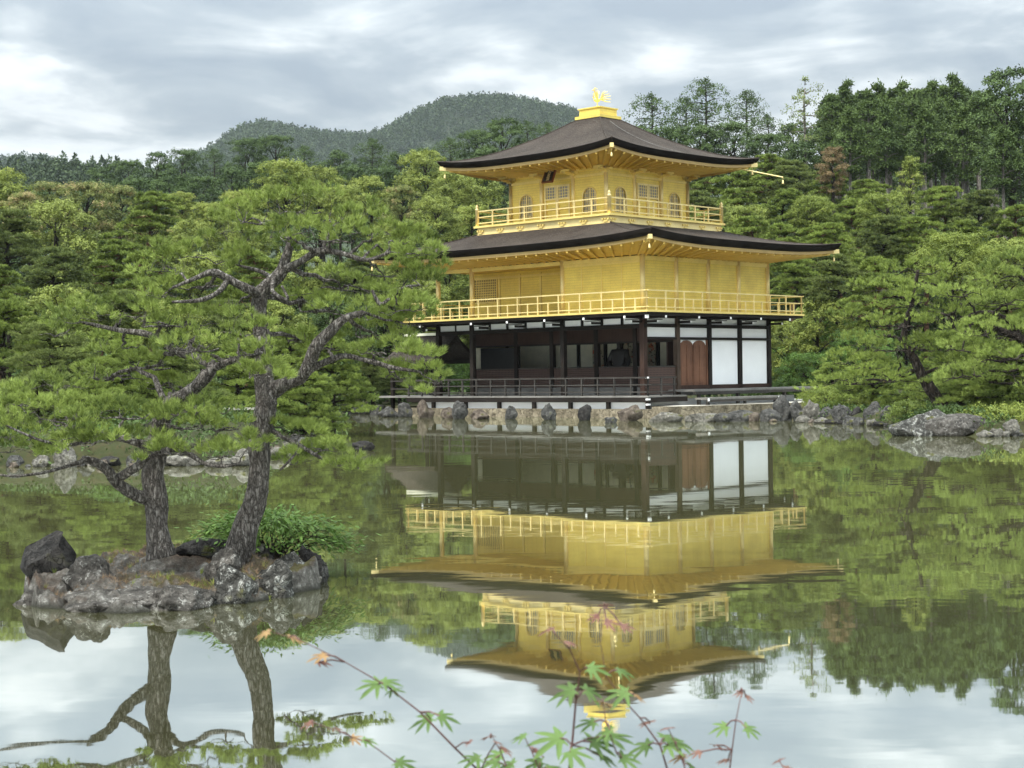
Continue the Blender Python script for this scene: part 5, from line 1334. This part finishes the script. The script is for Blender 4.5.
def rock_px(cx, ytop, ywl, wpx, mat, seed, Y=None, dd=.8, **k):
    """rock standing at the waterline ywl (or at distance Y), centre column cx, top at ytop, wpx wide"""
    Y = Y or on_water(cx, ywl).y; a = at(cx, ytop, Y); b0 = at(cx, ywl, Y); h = a.z - b0.z; rx = wpx / 2 * Y / FPX
    cz = b0.z + h * .35; rz = h * .72
    return rock((a.x, Y + rx * dd * .6, cz), rx, rx * dd, rz, mat, seed, **k)

# islet ground: a rough mound with litter on top
cx0, cy0 = at(168, 575, 13.35).x, 13.35
nx_ = 340; ny_ = 310; gx, gy = np.meshgrid(np.linspace(-1.7, 1.7, nx_), np.linspace(-1.5, 1.6, ny_))
ang = np.arctan2(gy, gx); wob = 1 + .10 * np.sin(3 * ang + 1) + .06 * np.sin(7 * ang) + fbm(np.stack([np.cos(ang) * 2.2, np.sin(ang) * 2.2, gx * 0], -1), 3, 3) * .07
rr_ = np.hypot(gx / np.where(gx > 0, 1.12, 1.25), gy / np.where(gy < 0, 1.06, 1.25)) / wob
P = np.stack([gx, gy, gx * 0], -1)
edge = np.clip((1.0 - rr_) / .07, 0, 1); edge = edge * edge * (3 - 2 * edge)
top = .05 + .17 * sst(-1.0, .25, gy) * np.clip(1.25 - np.abs(gx) * .55, .3, 1)
ridg = 1 - np.abs(fbm(P * 2.3, 4, 12)); rid2 = 1 - np.abs(vnoise(P * 6.5 + 3, 31)); blk = vnoise(np.floor(P * 3.2 + fbm(P * 3, 2, 5)[..., None] * .8), 77)
rocky = sst(.3, .7, rr_)
z_ = -.35 + edge * (top + .35) + (ridg - .7) * .16 * edge + (rid2 - .6) * .07 * edge * (.3 + rocky) + blk * .045 * edge * rocky + fbm(P * 13, 3, 13) * .022 * edge
V = np.stack([gx, gy, z_], -1).reshape(-1, 3); ii = (np.arange(ny_ - 1)[:, None] * nx_ + np.arange(nx_ - 1)[None]).ravel(); F = np.stack([ii, ii + 1, ii + 1 + nx_, ii + nx_], -1)
keep = (z_.reshape(-1)[F] > -.34).any(1); F = F[keep]
m = Mat('islet_rock_and_litter'); p = m.coord()
n = m.noise(p, 2.2, 6, .6); n2 = m.noise(p, 14, 6, .75); n3 = m.noise(p, 1.3, 3); fine = m.noise(m.mapping(p, (1, 1, 1)), 60, 4, .8)
rockc = m.ramp(n2, [(.3, (.025, .024, .021)), (.48, (.12, .112, .10)), (.58, (.20, .19, .175)), (.66, (.42, .41, .38))])
lit = m.ramp(fine, [(.3, (.040, .026, .018)), (.55, (.105, .072, .052)), (.75, (.22, .17, .13))])
mossc = m.ramp(n2, [(.3, (.04, .04, .014)), (.7, (.12, .105, .035))])
up = m.n('ShaderNodeSeparateXYZ', {0: m.n('ShaderNodeNewGeometry').outputs['Normal']}).outputs[2]
sx_ = m.n('ShaderNodeSeparateXYZ', {0: p})
c = m.mix(m.math('MULTIPLY', m.ramp(n, [(.42, 0.), (.58, .9)]), m.ramp(up, [(.3, 0.), (.75, 1.)])), rockc, lit)
c = m.mix(m.math('MULTIPLY', m.ramp(n3, [(.52, 0.), (.6, .9)]), m.ramp(up, [(.5, 0.), (.85, 1.)])), c, mossc)
wet = m.ramp(sx_.outputs[2], [(.0, 1.), (.06, 0.)]); 
c = m.mix(wet, c, (.03, .03, .022))
G['islet'] = m.done(m.pbr(c, .9, 0, .25, m.bump(m.math('ADD', n2, m.math('MULTIPLY', fine, .3)), 1.0, .07)))
isl = link('islet_ground', raymesh('islet_ground', V, F, G['islet'], True), None, (cx0, cy0, 0)); tag(isl, kind='structure')
r = np.random.default_rng(91); n = 2600
lx_, ly_ = r.uniform(-1.15, 1.05, n), r.uniform(-.8, 1.1, n); ix_ = np.clip(((lx_ + 1.7) / 3.4 * (nx_ - 1)).astype(int), 0, nx_ - 1); iy_ = np.clip(((ly_ + 1.5) / 3.1 * (ny_ - 1)).astype(int), 0, ny_ - 1)
zz_ = z_[iy_, ix_]; sel = (rr_[iy_, ix_] < .86) & (vnoise(np.stack([lx_ * 2.4, ly_ * 2.4, lx_ * 0], -1), 41) > -.25); lx_, ly_, zz_ = lx_[sel], ly_[sel], zz_[sel]; n = len(lx_)
V, F, t = needles(np.stack([lx_, ly_, zz_ - .004], -1), unit(np.array([0, 0, .55]) + r.normal(size=(n, 3)) * .5), .05, .003, r.uniform(0, 1, n), 9, 1.0, r)
tag(link('fallen_needle_litter', raymesh('fallen_needle_litter', V, F, m_leaf('dry_needle_litter', (.06, .035, .022), (.26, .18, .11), trans=.1, objvar=0), False, t), None, (cx0, cy0, 0)), kind='stuff')
n = 260; lx_, ly_ = r.uniform(-1.1, 1.0, n), r.uniform(-.6, 1.0, n); ix_ = ((lx_ + 1.7) / 3.4 * (nx_ - 1)).astype(int); iy_ = ((ly_ + 1.5) / 3.1 * (ny_ - 1)).astype(int)
zz_ = z_[iy_, ix_]; sel = (rr_[iy_, ix_] < .95) & (vnoise(np.stack([lx_ * 1.9, ly_ * 1.9, lx_ * 0 + 9], -1), 44) > .1); lx_, ly_, zz_ = lx_[sel], ly_[sel], zz_[sel]; n = len(lx_)
V, F, t = needles(np.stack([lx_, ly_, zz_ - .004], -1), unit(np.array([0, 0, 1]) + r.normal(size=(n, 3)) * .3), .06, .004, r.uniform(0, 1, n), 14, .5, r)
tag(link('islet_grass', raymesh('islet_grass', V, F, LM['yellow'], False, t), None, (cx0, cy0, 0)), kind='stuff')
IS = 'rocks of the islet'
def irock(px, ytop, ybot, w_, Y, mat, seed, lab, **k):
    a = at(px, ytop, Y); b0 = at(px, ybot, Y); rx = w_ / 2 * Y / FPX; h = a.z - b0.z
    return rock((a.x, Y, b0.z + h * .4), rx, rx * k.pop('dd', .75), h * .68, mat, seed, sub=5, label=lab, group=IS, **k)
irock(50, 531, 590, 104, 13.5, 'dark', 27, 'big dark angular boulder at the left end of the islet', rot=.3, rough=.07, cuts=11, deep=True)
irock(88, 560, 596, 60, 13.0, 'islet', 22, 'low rough brown rock next to the dark boulder at the islet left end', rough=.25)
irock(205, 541, 560, 62, 13.8, 'dark', 23, 'flat dark rock lying between the two islet trunks', rough=.18)
irock(118, 588, 614, 110, 12.55, 'islet', 24, 'long low ledge rock at the front left waterline of the islet')
irock(185, 586, 615, 80, 12.5, 'islet', 25, 'broken brown ledge rock at the front middle waterline of the islet')
irock(240, 566, 610, 66, 12.75, 'lichen', 26, 'black and white lichen spotted rock below the right trunk', cuts=10, deep=True)
irock(222, 548, 578, 44, 13.1, 'islet', 36, 'brown rounded rock touching the foot of the right trunk')
irock(276, 566, 602, 50, 13.0, 'lichen', 27, 'lichen spotted rock second from the right end of the islet front')
irock(288, 541, 584, 36, 13.4, 'lichen', 28, 'upright grey boulder in front of the bush on the islet', cuts=10, rough=.1, deep=True)
irock(310, 546, 584, 30, 13.7, 'dark', 29, 'dark boulder behind the upright grey one at the islet right end', cuts=8)
irock(312, 570, 586, 20, 13.5, 'pale', 30, 'small pale pinkish rock at the right tip of the islet')
irock(322, 560, 580, 16, 13.9, 'shore', 31, 'small grey stone at the far right tip of the islet')
irock(262, 548, 566, 34, 13.9, 'dark', 32, 'dark low rock in the shade of the islet bush')
irock(40, 592, 610, 50, 12.85, 'islet', 33, 'small brown ledge rock at the left front waterline of the islet')
# lone rock in the pond
rock_px(363, 442.5, 451, 24, 'dark', 41, label='small dark rock alone in the water between islet and pavilion')
# left shore rocks
LS = 'rocks along the left shore'
k = 0
for (cx, yt, yw, w_, mt, lab) in [(-20, 452, 468, 30, 'shore', 'grey shore rock cut by the left edge of the view'), (12, 457, 467, 22, 'shore', 'low grey shore rock nearest the left edge'), (40, 457, 467, 20, 'pale', 'small pale rock left of the tall square shore stone'), (64, 444, 467.5, 26, 'pale', 'tall squarish pale stone standing on the left shore'), (84, 457, 466, 16, 'shore', 'small grey rock right of the tall square shore stone'),
    (132, 455, 465.5, 18, 'shore', 'small grey rock just left of the islet left trunk, on the shore'), (182, 454, 466, 46, 'pale', 'wide pale shore rock behind the islet left trunk'), (215, 456, 467, 34, 'pale', 'pale shore rock between the islet trunks'), (240, 452, 466, 30, 'pale', 'pale shore rock left of the islet right trunk'), (278, 448, 458, 30, 'pale', 'pale shore rock right of the islet right trunk'),
    (300, 438, 446, 26, 'shore', 'grey rock at the foot of the hanging shore pine'), (322, 428, 436, 22, 'shore', 'dark grey rock under the hanging shore pine'), (344, 408, 414, 20, 'shore', 'small rock at the back of the cove on the left'), (362, 405, 414, 24, 'shore', 'grey rock in the cove left of the annex'), (378, 406, 415, 20, 'shore', 'second grey rock in the cove left of the annex'), (110, 458, 466, 26, 'dark', 'dark low rock beside the small green bush on the shore')]:
    k += 1; rock_px(cx, yt, yw, w_, mt, 50 + k, label=lab, group=LS, sub=4)
o = MB().box(-.45, .45, -.2, .2, 0, .06).obj('stone_slab', G['gravel']); q = at(238, 410, 45); o.location = (q.x, 45, q.z); tag(o, 'flat white stone slab lying among the left bank shrubs', 'slab')
# rocks under the veranda
VS = 'rocks in front of the pavilion veranda'
k = 0
for (cx, yt, yw, w_, mt, lab) in [(390, 408, 417, 22, 'shore', 'grey rock under the annex, leftmost of the veranda shore'), (405, 404, 417, 18, 'shore', 'grey rock right of the annex post'), (424, 402, 418, 22, 'warm', 'warm brown rounded rock under the veranda left end'), (446, 408, 418.5, 18, 'warm', 'low brown rock between two taller ones at the veranda left end'), (458, 403, 419, 18, 'shore', 'grey pointed rock below the pine tip at the veranda'),
    (511, 407, 419, 16, 'shore', 'squat grey rock under the third veranda post'), (549, 405, 420, 16, 'shore', 'grey rock under the fourth veranda post'), (585, 404, 420.5, 15, 'dark', 'dark upright rock under the middle of the veranda'), (630, 405, 421, 27, 'warm', 'broad brown rock by the veranda corner'), (612, 417, 423, 16, 'shore', 'small dark stone in the water by the broad brown rock'),
    (693, 415.5, 422, 14, 'pale', 'small white stone on the water edge right of the veranda corner'), (722, 413, 422, 16, 'shore', 'grey stone in the ledge below the wooden step'), (480, 411, 419, 20, 'warm', 'low brown stone in the ledge below the pine tip')]:
    k += 1; rock_px(cx, yt, yw, w_, mt, 80 + k, label=lab, group=VS, sub=4, rough=.24)
# long edging stones of the apron, east side
ed = [(665, 412, 422, 40), (705, 412, 422, 36), (742, 411, 421.5, 34), (770, 410, 421.5, 24)]
for k, (cx, yt, yw, w_) in enumerate(ed):
    rock_px(cx, yt, yw, w_, 'pale' if k < 2 else 'shore', 100 + k, label=['long pale edging stone right of the veranda corner', 'long pale edging stone below the wooden step', 'grey edging stone right of the wooden step', 'grey edging stone left of the rough shore rocks'][k], group='edging stones of the gravel apron', rough=.16, dd=.5)
RS = 'rough rocks along the right shore'
k = 0
for (cx, yt, yw, w_, mt) in [(784, 400, 421, 20, 'shore'), (798, 404, 421, 16, 'shore'), (812, 402, 422, 18, 'pale'), (826, 408, 422, 18, 'shore'), (842, 405, 423, 20, 'shore'), (858, 404, 423, 18, 'dark'), (874, 405, 424, 22, 'shore'), (888, 408, 425, 18, 'shore')]:
    k += 1; rock_px(cx, yt, yw, w_, mt, 110 + k, label='%s rough rock from the left in the row between the deck and the big boulders' % ['first', 'second', 'third', 'fourth', 'fifth', 'sixth', 'seventh', 'eighth'][k - 1], group=RS, sub=4, rough=.32)
WS = 'small stones strung along the waterline'
r = np.random.default_rng(5); k = 0
for (x0_, y0_, x1_, y1_, n_, where) in [(0, 467.2, 255, 465, 13, 'left shore'), (258, 461, 332, 426, 7, 'cove bank on the left'), (800, 421.8, 893, 427, 10, 'right shore under the pines'), (984, 437, 1030, 436, 5, 'foot of the azalea mound'), (655, 421.6, 790, 421.6, 5, 'gravel apron edge')]:
    for i in range(n_):
        f = (i + r.uniform(.2, .8)) / n_; cx = x0_ + (x1_ - x0_) * f; yw = y0_ + (y1_ - y0_) * f + r.uniform(-.3, .5); w_ = r.uniform(7, 17); hh_ = w_ * r.uniform(.3, .6)
        rock_px(cx, yw - hh_, yw, w_, ['shore', 'pale', 'dark', 'warm'][r.integers(4)], 300 + k, label='small stone, %s from the left along the %s' % (['first', 'second', 'third', 'fourth', 'fifth', 'sixth', 'seventh', 'eighth', 'ninth', 'tenth', 'eleventh', 'twelfth', 'thirteenth'][i], where), group=WS, sub=3, rough=.3, name='stone'); k += 1
rock_px(926, 411, 436, 66, 'lichen', 131, label='big pale streaked boulder, left of the pair on the right shore', group='pair of big boulders', sub=5, rough=.18, Y=42.5)
rock_px(962, 416, 436, 66, 'islet', 132, label='big smooth brown boulder, right of the pair on the right shore', group='pair of big boulders', sub=5, rough=.12, Y=42.2)
rock_px(1013, 421, 433, 16, 'pale', 133, label='small white rock set in the azalea mound on the right shore', sub=4, Y=41.5)

# ------------------------------------------------------------------ maple sprigs close to the camera
ML = dict(
    green=m_leaf('young_maple_leaf_green', (.05, .085, .025), (.10, .16, .05), trans=.35, objvar=.6),
    red=m_leaf('young_maple_leaf_red', (.11, .045, .04), (.16, .085, .065), trans=.35, objvar=.6),
    orange=m_leaf('young_maple_leaf_orange', (.20, .10, .04), (.26, .17, .08), trans=.35, objvar=.6),
)
twm = m_plain('reddish_twig_bark', (.10, .04, .035), .6)
def maple_leaf(seed, size):
    r = np.random.default_rng(seed); lobes = [-2.2, -1.35, -.65, 0, .65, 1.35, 2.2]; ln = [.38, .66, .9, 1.0, .9, .66, .38]
    pts = []
    for i, (a, l) in enumerate(zip(lobes, ln)):
        l *= size * r.uniform(.9, 1.1); a += r.normal() * .05
        if i == 0: pts.append((.0, -.06 * size))
        for s_, f in ((-.16, .55), (-.10, .75)): pts.append((math.sin(a + s_ * 1.2) * l * f, math.cos(a + s_ * 1.2) * l * f))
        pts.append((math.sin(a) * l, math.cos(a) * l))
        for s_, f in ((.10, .75), (.16, .55)): pts.append((math.sin(a + s_ * 1.2) * l * f, math.cos(a + s_ * 1.2) * l * f))
        if i < 6: am = (a + lobes[i + 1]) / 2; pts.append((math.sin(am) * .26 * size, math.cos(am) * .26 * size))
    V = [(0, 0, 0)] + [(x, y, -.35 * (x * x + y * y) / size + r.normal() * .01 * size) for x, y in pts]
    n = len(pts); F = np.array([[0, 1 + i, 1 + (i + 1) % n] for i in range(n)])
    return np.array(V), F
MLM = {(c, v): raymesh('leaf', *maple_leaf(v, 1.0), ML[c], False, np.full(42, .5)[:len(maple_leaf(v, 1.0)[1])]) for c in ML for v in (1, 2, 3)}
def sprig(Y, pts, lf, lab, seed):
    """pts: stem polyline in view space (x,y,radius mm); lf: leaves (x, y, size px, colour, view roll deg, droop deg)"""
    r = random.Random(seed); P = [at(p[0], p[1], Y + (p[3] if len(p) > 3 else 0)) for p in pts]; base = P[0]
    root = empty('maple_sprig', base); tag(root, lab, 'twig', 'maple sprigs close to the camera')
    MB().tube([p - base for p in P], [p[2] * .00065 for p in pts], 6).obj('stem', twm, root, True)
    for (x, y, s, col_, roll, droop) in lf:
        q = at(x, y, Y + r.uniform(-.03, .03)); j = min(range(len(P)), key=lambda i: (P[i] - q).length)
        size = s * Y / FPX * (.76 if col_ == 'green' else .62)
        o = link('leaf', MLM[(col_, r.choice((1, 2, 3)))], root, q - base); o.scale = (size,) * 3
        # leaf plane: local Y along the leaf; tilt from the horizontal
        a = math.radians(roll); fwd = Vector((math.sin(a), math.cos(a) * .8, r.uniform(-.25, .05))).normalized()
        dr = math.radians(r.uniform(12, 34)); nrm = Vector((r.uniform(-.25, .25), -math.sin(dr), math.cos(dr))).normalized()
        sd = fwd.cross(nrm).normalized(); nrm = sd.cross(fwd).normalized()
        mm = Matrix((sd, fwd, nrm)).transposed().to_4x4(); o.rotation_euler = mm.to_euler()
        a_ = P[j] - base; b2 = q - base
        if (a_ - b2).length > .004: MB().tube([a_, (a_ + b2) / 2 + Vector((0, 0, .002)), b2], [.0007] * 3, 4).obj('leaf_stalk', twm, root)
sprig(1.45, [(480, 772, 1.6), (455, 748, 1.5), (420, 712, 1.3), (385, 685, 1.0), (345, 662, .8), (300, 640, .6), (272, 632, .5)],
      [(268, 632, 26, 'orange', -80, 70), (290, 636, 28, 'orange', 60, 78), (325, 655, 30, 'orange', -110, 72), (318, 662, 24, 'red', 80, 80), (378, 684, 34, 'green', -95, 75), (384, 682, 28, 'green', 90, 80), (392, 690, 24, 'green', 160, 60), (430, 718, 36, 'green', -85, 80), (440, 716, 30, 'green', 85, 78), (500, 755, 34, 'green', -60, 70), (478, 758, 30, 'green', -100, 70), (496, 742, 18, 'red', 20, 60), (470, 742, 16, 'red', -40, 60)], 'long maple twig slanting up left with orange leaf tips', 1)
sprig(1.5, [(430, 790, 1.2), (395, 762, 1.0), (372, 745, .8), (340, 732, .6), (312, 722, .5)],
      [(312, 722, 22, 'red', -110, 70), (334, 728, 22, 'orange', 20, 60), (352, 738, 24, 'orange', 90, 75), (364, 740, 22, 'green', 80, 75), (398, 762, 30, 'green', 110, 60)], 'short low maple twig with small red leaves at the lower left', 2)
sprig(1.4, [(568, 780, 1.6), (572, 745, 1.5), (576, 700, 1.3), (580, 672, 1.0), (570, 650, .8), (555, 634, .6), (548, 626, .5)],
      [(572, 690, 38, 'green', -80, 62), (586, 690, 32, 'green', 70, 60), (590, 668, 30, 'green', 100, 72), (552, 628, 30, 'red', -60, 80), (566, 642, 22, 'red', 70, 78), (560, 738, 50, 'green', -90, 66), (592, 742, 44, 'green', 60, 58), (606, 736, 44, 'green', 110, 62), (570, 752, 36, 'green', 150, 50), (600, 756, 36, 'green', 40, 60)], 'upright maple sprig with large green leaves at the bottom centre', 3)
sprig(1.45, [(672, 785, 1.4), (660, 745, 1.2), (640, 718, 1.0), (622, 698, .9), (606, 676, .7), (600, 640, .5), (604, 606, .4)],
      [(604, 604, 24, 'red', 10, 78), (606, 622, 26, 'red', 100, 76), (598, 616, 22, 'red', -95, 76), (622, 626, 24, 'red', 80, 80), (626, 692, 34, 'green', -100, 72), (634, 694, 32, 'orange', 40, 70), (618, 670, 26, 'green', 80, 76), (650, 722, 30, 'red', -30, 64), (664, 738, 36, 'green', 60, 60), (668, 745, 30, 'green', 140, 55), (648, 745, 36, 'green', -70, 70)], 'maple sprig with a thin red top crossing the roof reflection', 4)
sprig(1.5, [(728, 785, 1.1), (732, 750, 1.0), (736, 720, .8), (742, 690, .6)],
      [(742, 692, 18, 'red', -80, 70), (746, 696, 18, 'red', 80, 70), (741, 690, 14, 'red', 0, 60), (726, 726, 26, 'green', -90, 78), (746, 728, 26, 'green', 85, 78), (716, 745, 24, 'red', 30, 55), (728, 760, 22, 'red', -60, 60), (700, 752, 24, 'red', -90, 70)], 'small upright maple sprig with pinkish leaf tip, right of the others', 5)
sprig(1.5, [(800, 800, 1.0), (790, 780, .8), (780, 762, .6)], [(780, 760, 22, 'red', -20, 55), (786, 768, 20, 'red', 60, 60)], 'red leafed maple tip just entering at the bottom right of the sprigs', 6)
sprig(1.45, [(520, 800, 1.2), (508, 770, 1.0), (500, 750, .8), (492, 736, .6)], [(490, 736, 22, 'red', -30, 65), (502, 748, 24, 'red', 60, 70), (512, 764, 30, 'green', -60, 60), (498, 762, 28, 'green', -110, 60)], 'short reddish maple sprig beside the foot of the long twig', 7)
sprig(1.4, [(640, 800, 1.2), (628, 770, 1.0), (616, 752, .9), (606, 722, .7), (603, 700, .5)], [(603, 702, 30, 'orange', 30, 60), (610, 730, 30, 'green', -60, 66), (622, 758, 32, 'green', 80, 60), (594, 722, 28, 'green', -90, 70)], 'maple sprig with a yellow orange starry leaf behind the large green one', 8)

sprig(1.45, [(690, 790, 1.1), (684, 765, .9), (676, 745, .8), (668, 728, .6)], [(668, 728, 24, 'red', -10, 60), (676, 742, 30, 'green', 70, 60), (684, 756, 28, 'orange', -80, 60), (690, 766, 26, 'green', 40, 60)], 'small maple sprig between the upright one and the roof reflection tip', 11)
sprig(1.4, [(545, 800, 1.1), (540, 772, .9), (532, 752, .8), (524, 736, .6)], [(524, 736, 24, 'green', -60, 60), (534, 750, 26, 'red', 50, 60), (540, 762, 34, 'green', -90, 60), (548, 768, 30, 'green', 80, 60)], 'low maple sprig left of the upright green leaved one', 12)
# ------------------------------------------------------------------ labels for the many trees
ORD = ['first', 'second', 'third', 'fourth', 'fifth', 'sixth', 'seventh', 'eighth', 'ninth', 'tenth', 'eleventh', 'twelfth', 'thirteenth', 'fourteenth', 'fifteenth', 'sixteenth', 'seventeenth', 'eighteenth', 'nineteenth', 'twentieth']
for i in range(1, 10): ORD.append('twenty-' + ORD[i - 1])
ORD.append('thirtieth')
for i in range(1, 10): ORD.append('thirty-' + ORD[i - 1])
for tens in ('fort', 'fift', 'sixt', 'sevent'):
    ORD.append(tens + 'ieth')
    for i in range(1, 10): ORD.append(tens + 'y-' + ORD[i - 1])
SH = {A_: 'skyline left of the golden roof', B_: 'dark row below the left skyline', C_: 'left hillside', D_: 'middle ground left', E_: 'left shore row', F_: 'skyline just right of the roof', G_: 'upper right stand', H_: 'slope right of the pavilion', I_: 'right shore maples', J_: 'right shore pines', K_: 'strip behind the pavilion', L_: 'dark filling row behind the pines'}
LK = dict(cedar1='tall dark cedar', cedar2='tall bare trunked cedar', cedar3='tall dense cedar', open='ragged dark evergreen', darkb='rounded dark evergreen', darkb2='narrow dark evergreen', broad1='mid green broadleaf tree', broad2='yellow green broadleaf tree', tan1='broadleaf tree with tan flush', pine1='layered red pine', pine2='upright layered pine', pine3='dull green layered pine', gpine1='dull green garden pine', gpine2='fresh green garden pine', maple1='spreading maple')
LC = dict(broad='mid green', dark='dark green', fern='fresh green', pine_dark='dark green', pine_gar='mid green')
for g in SH:
    it = sorted([t for t in ALL_TREES if t[5] == g], key=lambda t: t[0].location.x / t[4])
    for i, t in enumerate(it):
        k = LK.get(t[1], 'tree')
        t[0]['label'] = '%s, %s from the left in the %s' % (k, ORD[i], SH[g])
for t in ALL_TREES:
    if t[5] is None and 'group' in t[0]: del t[0]['group']
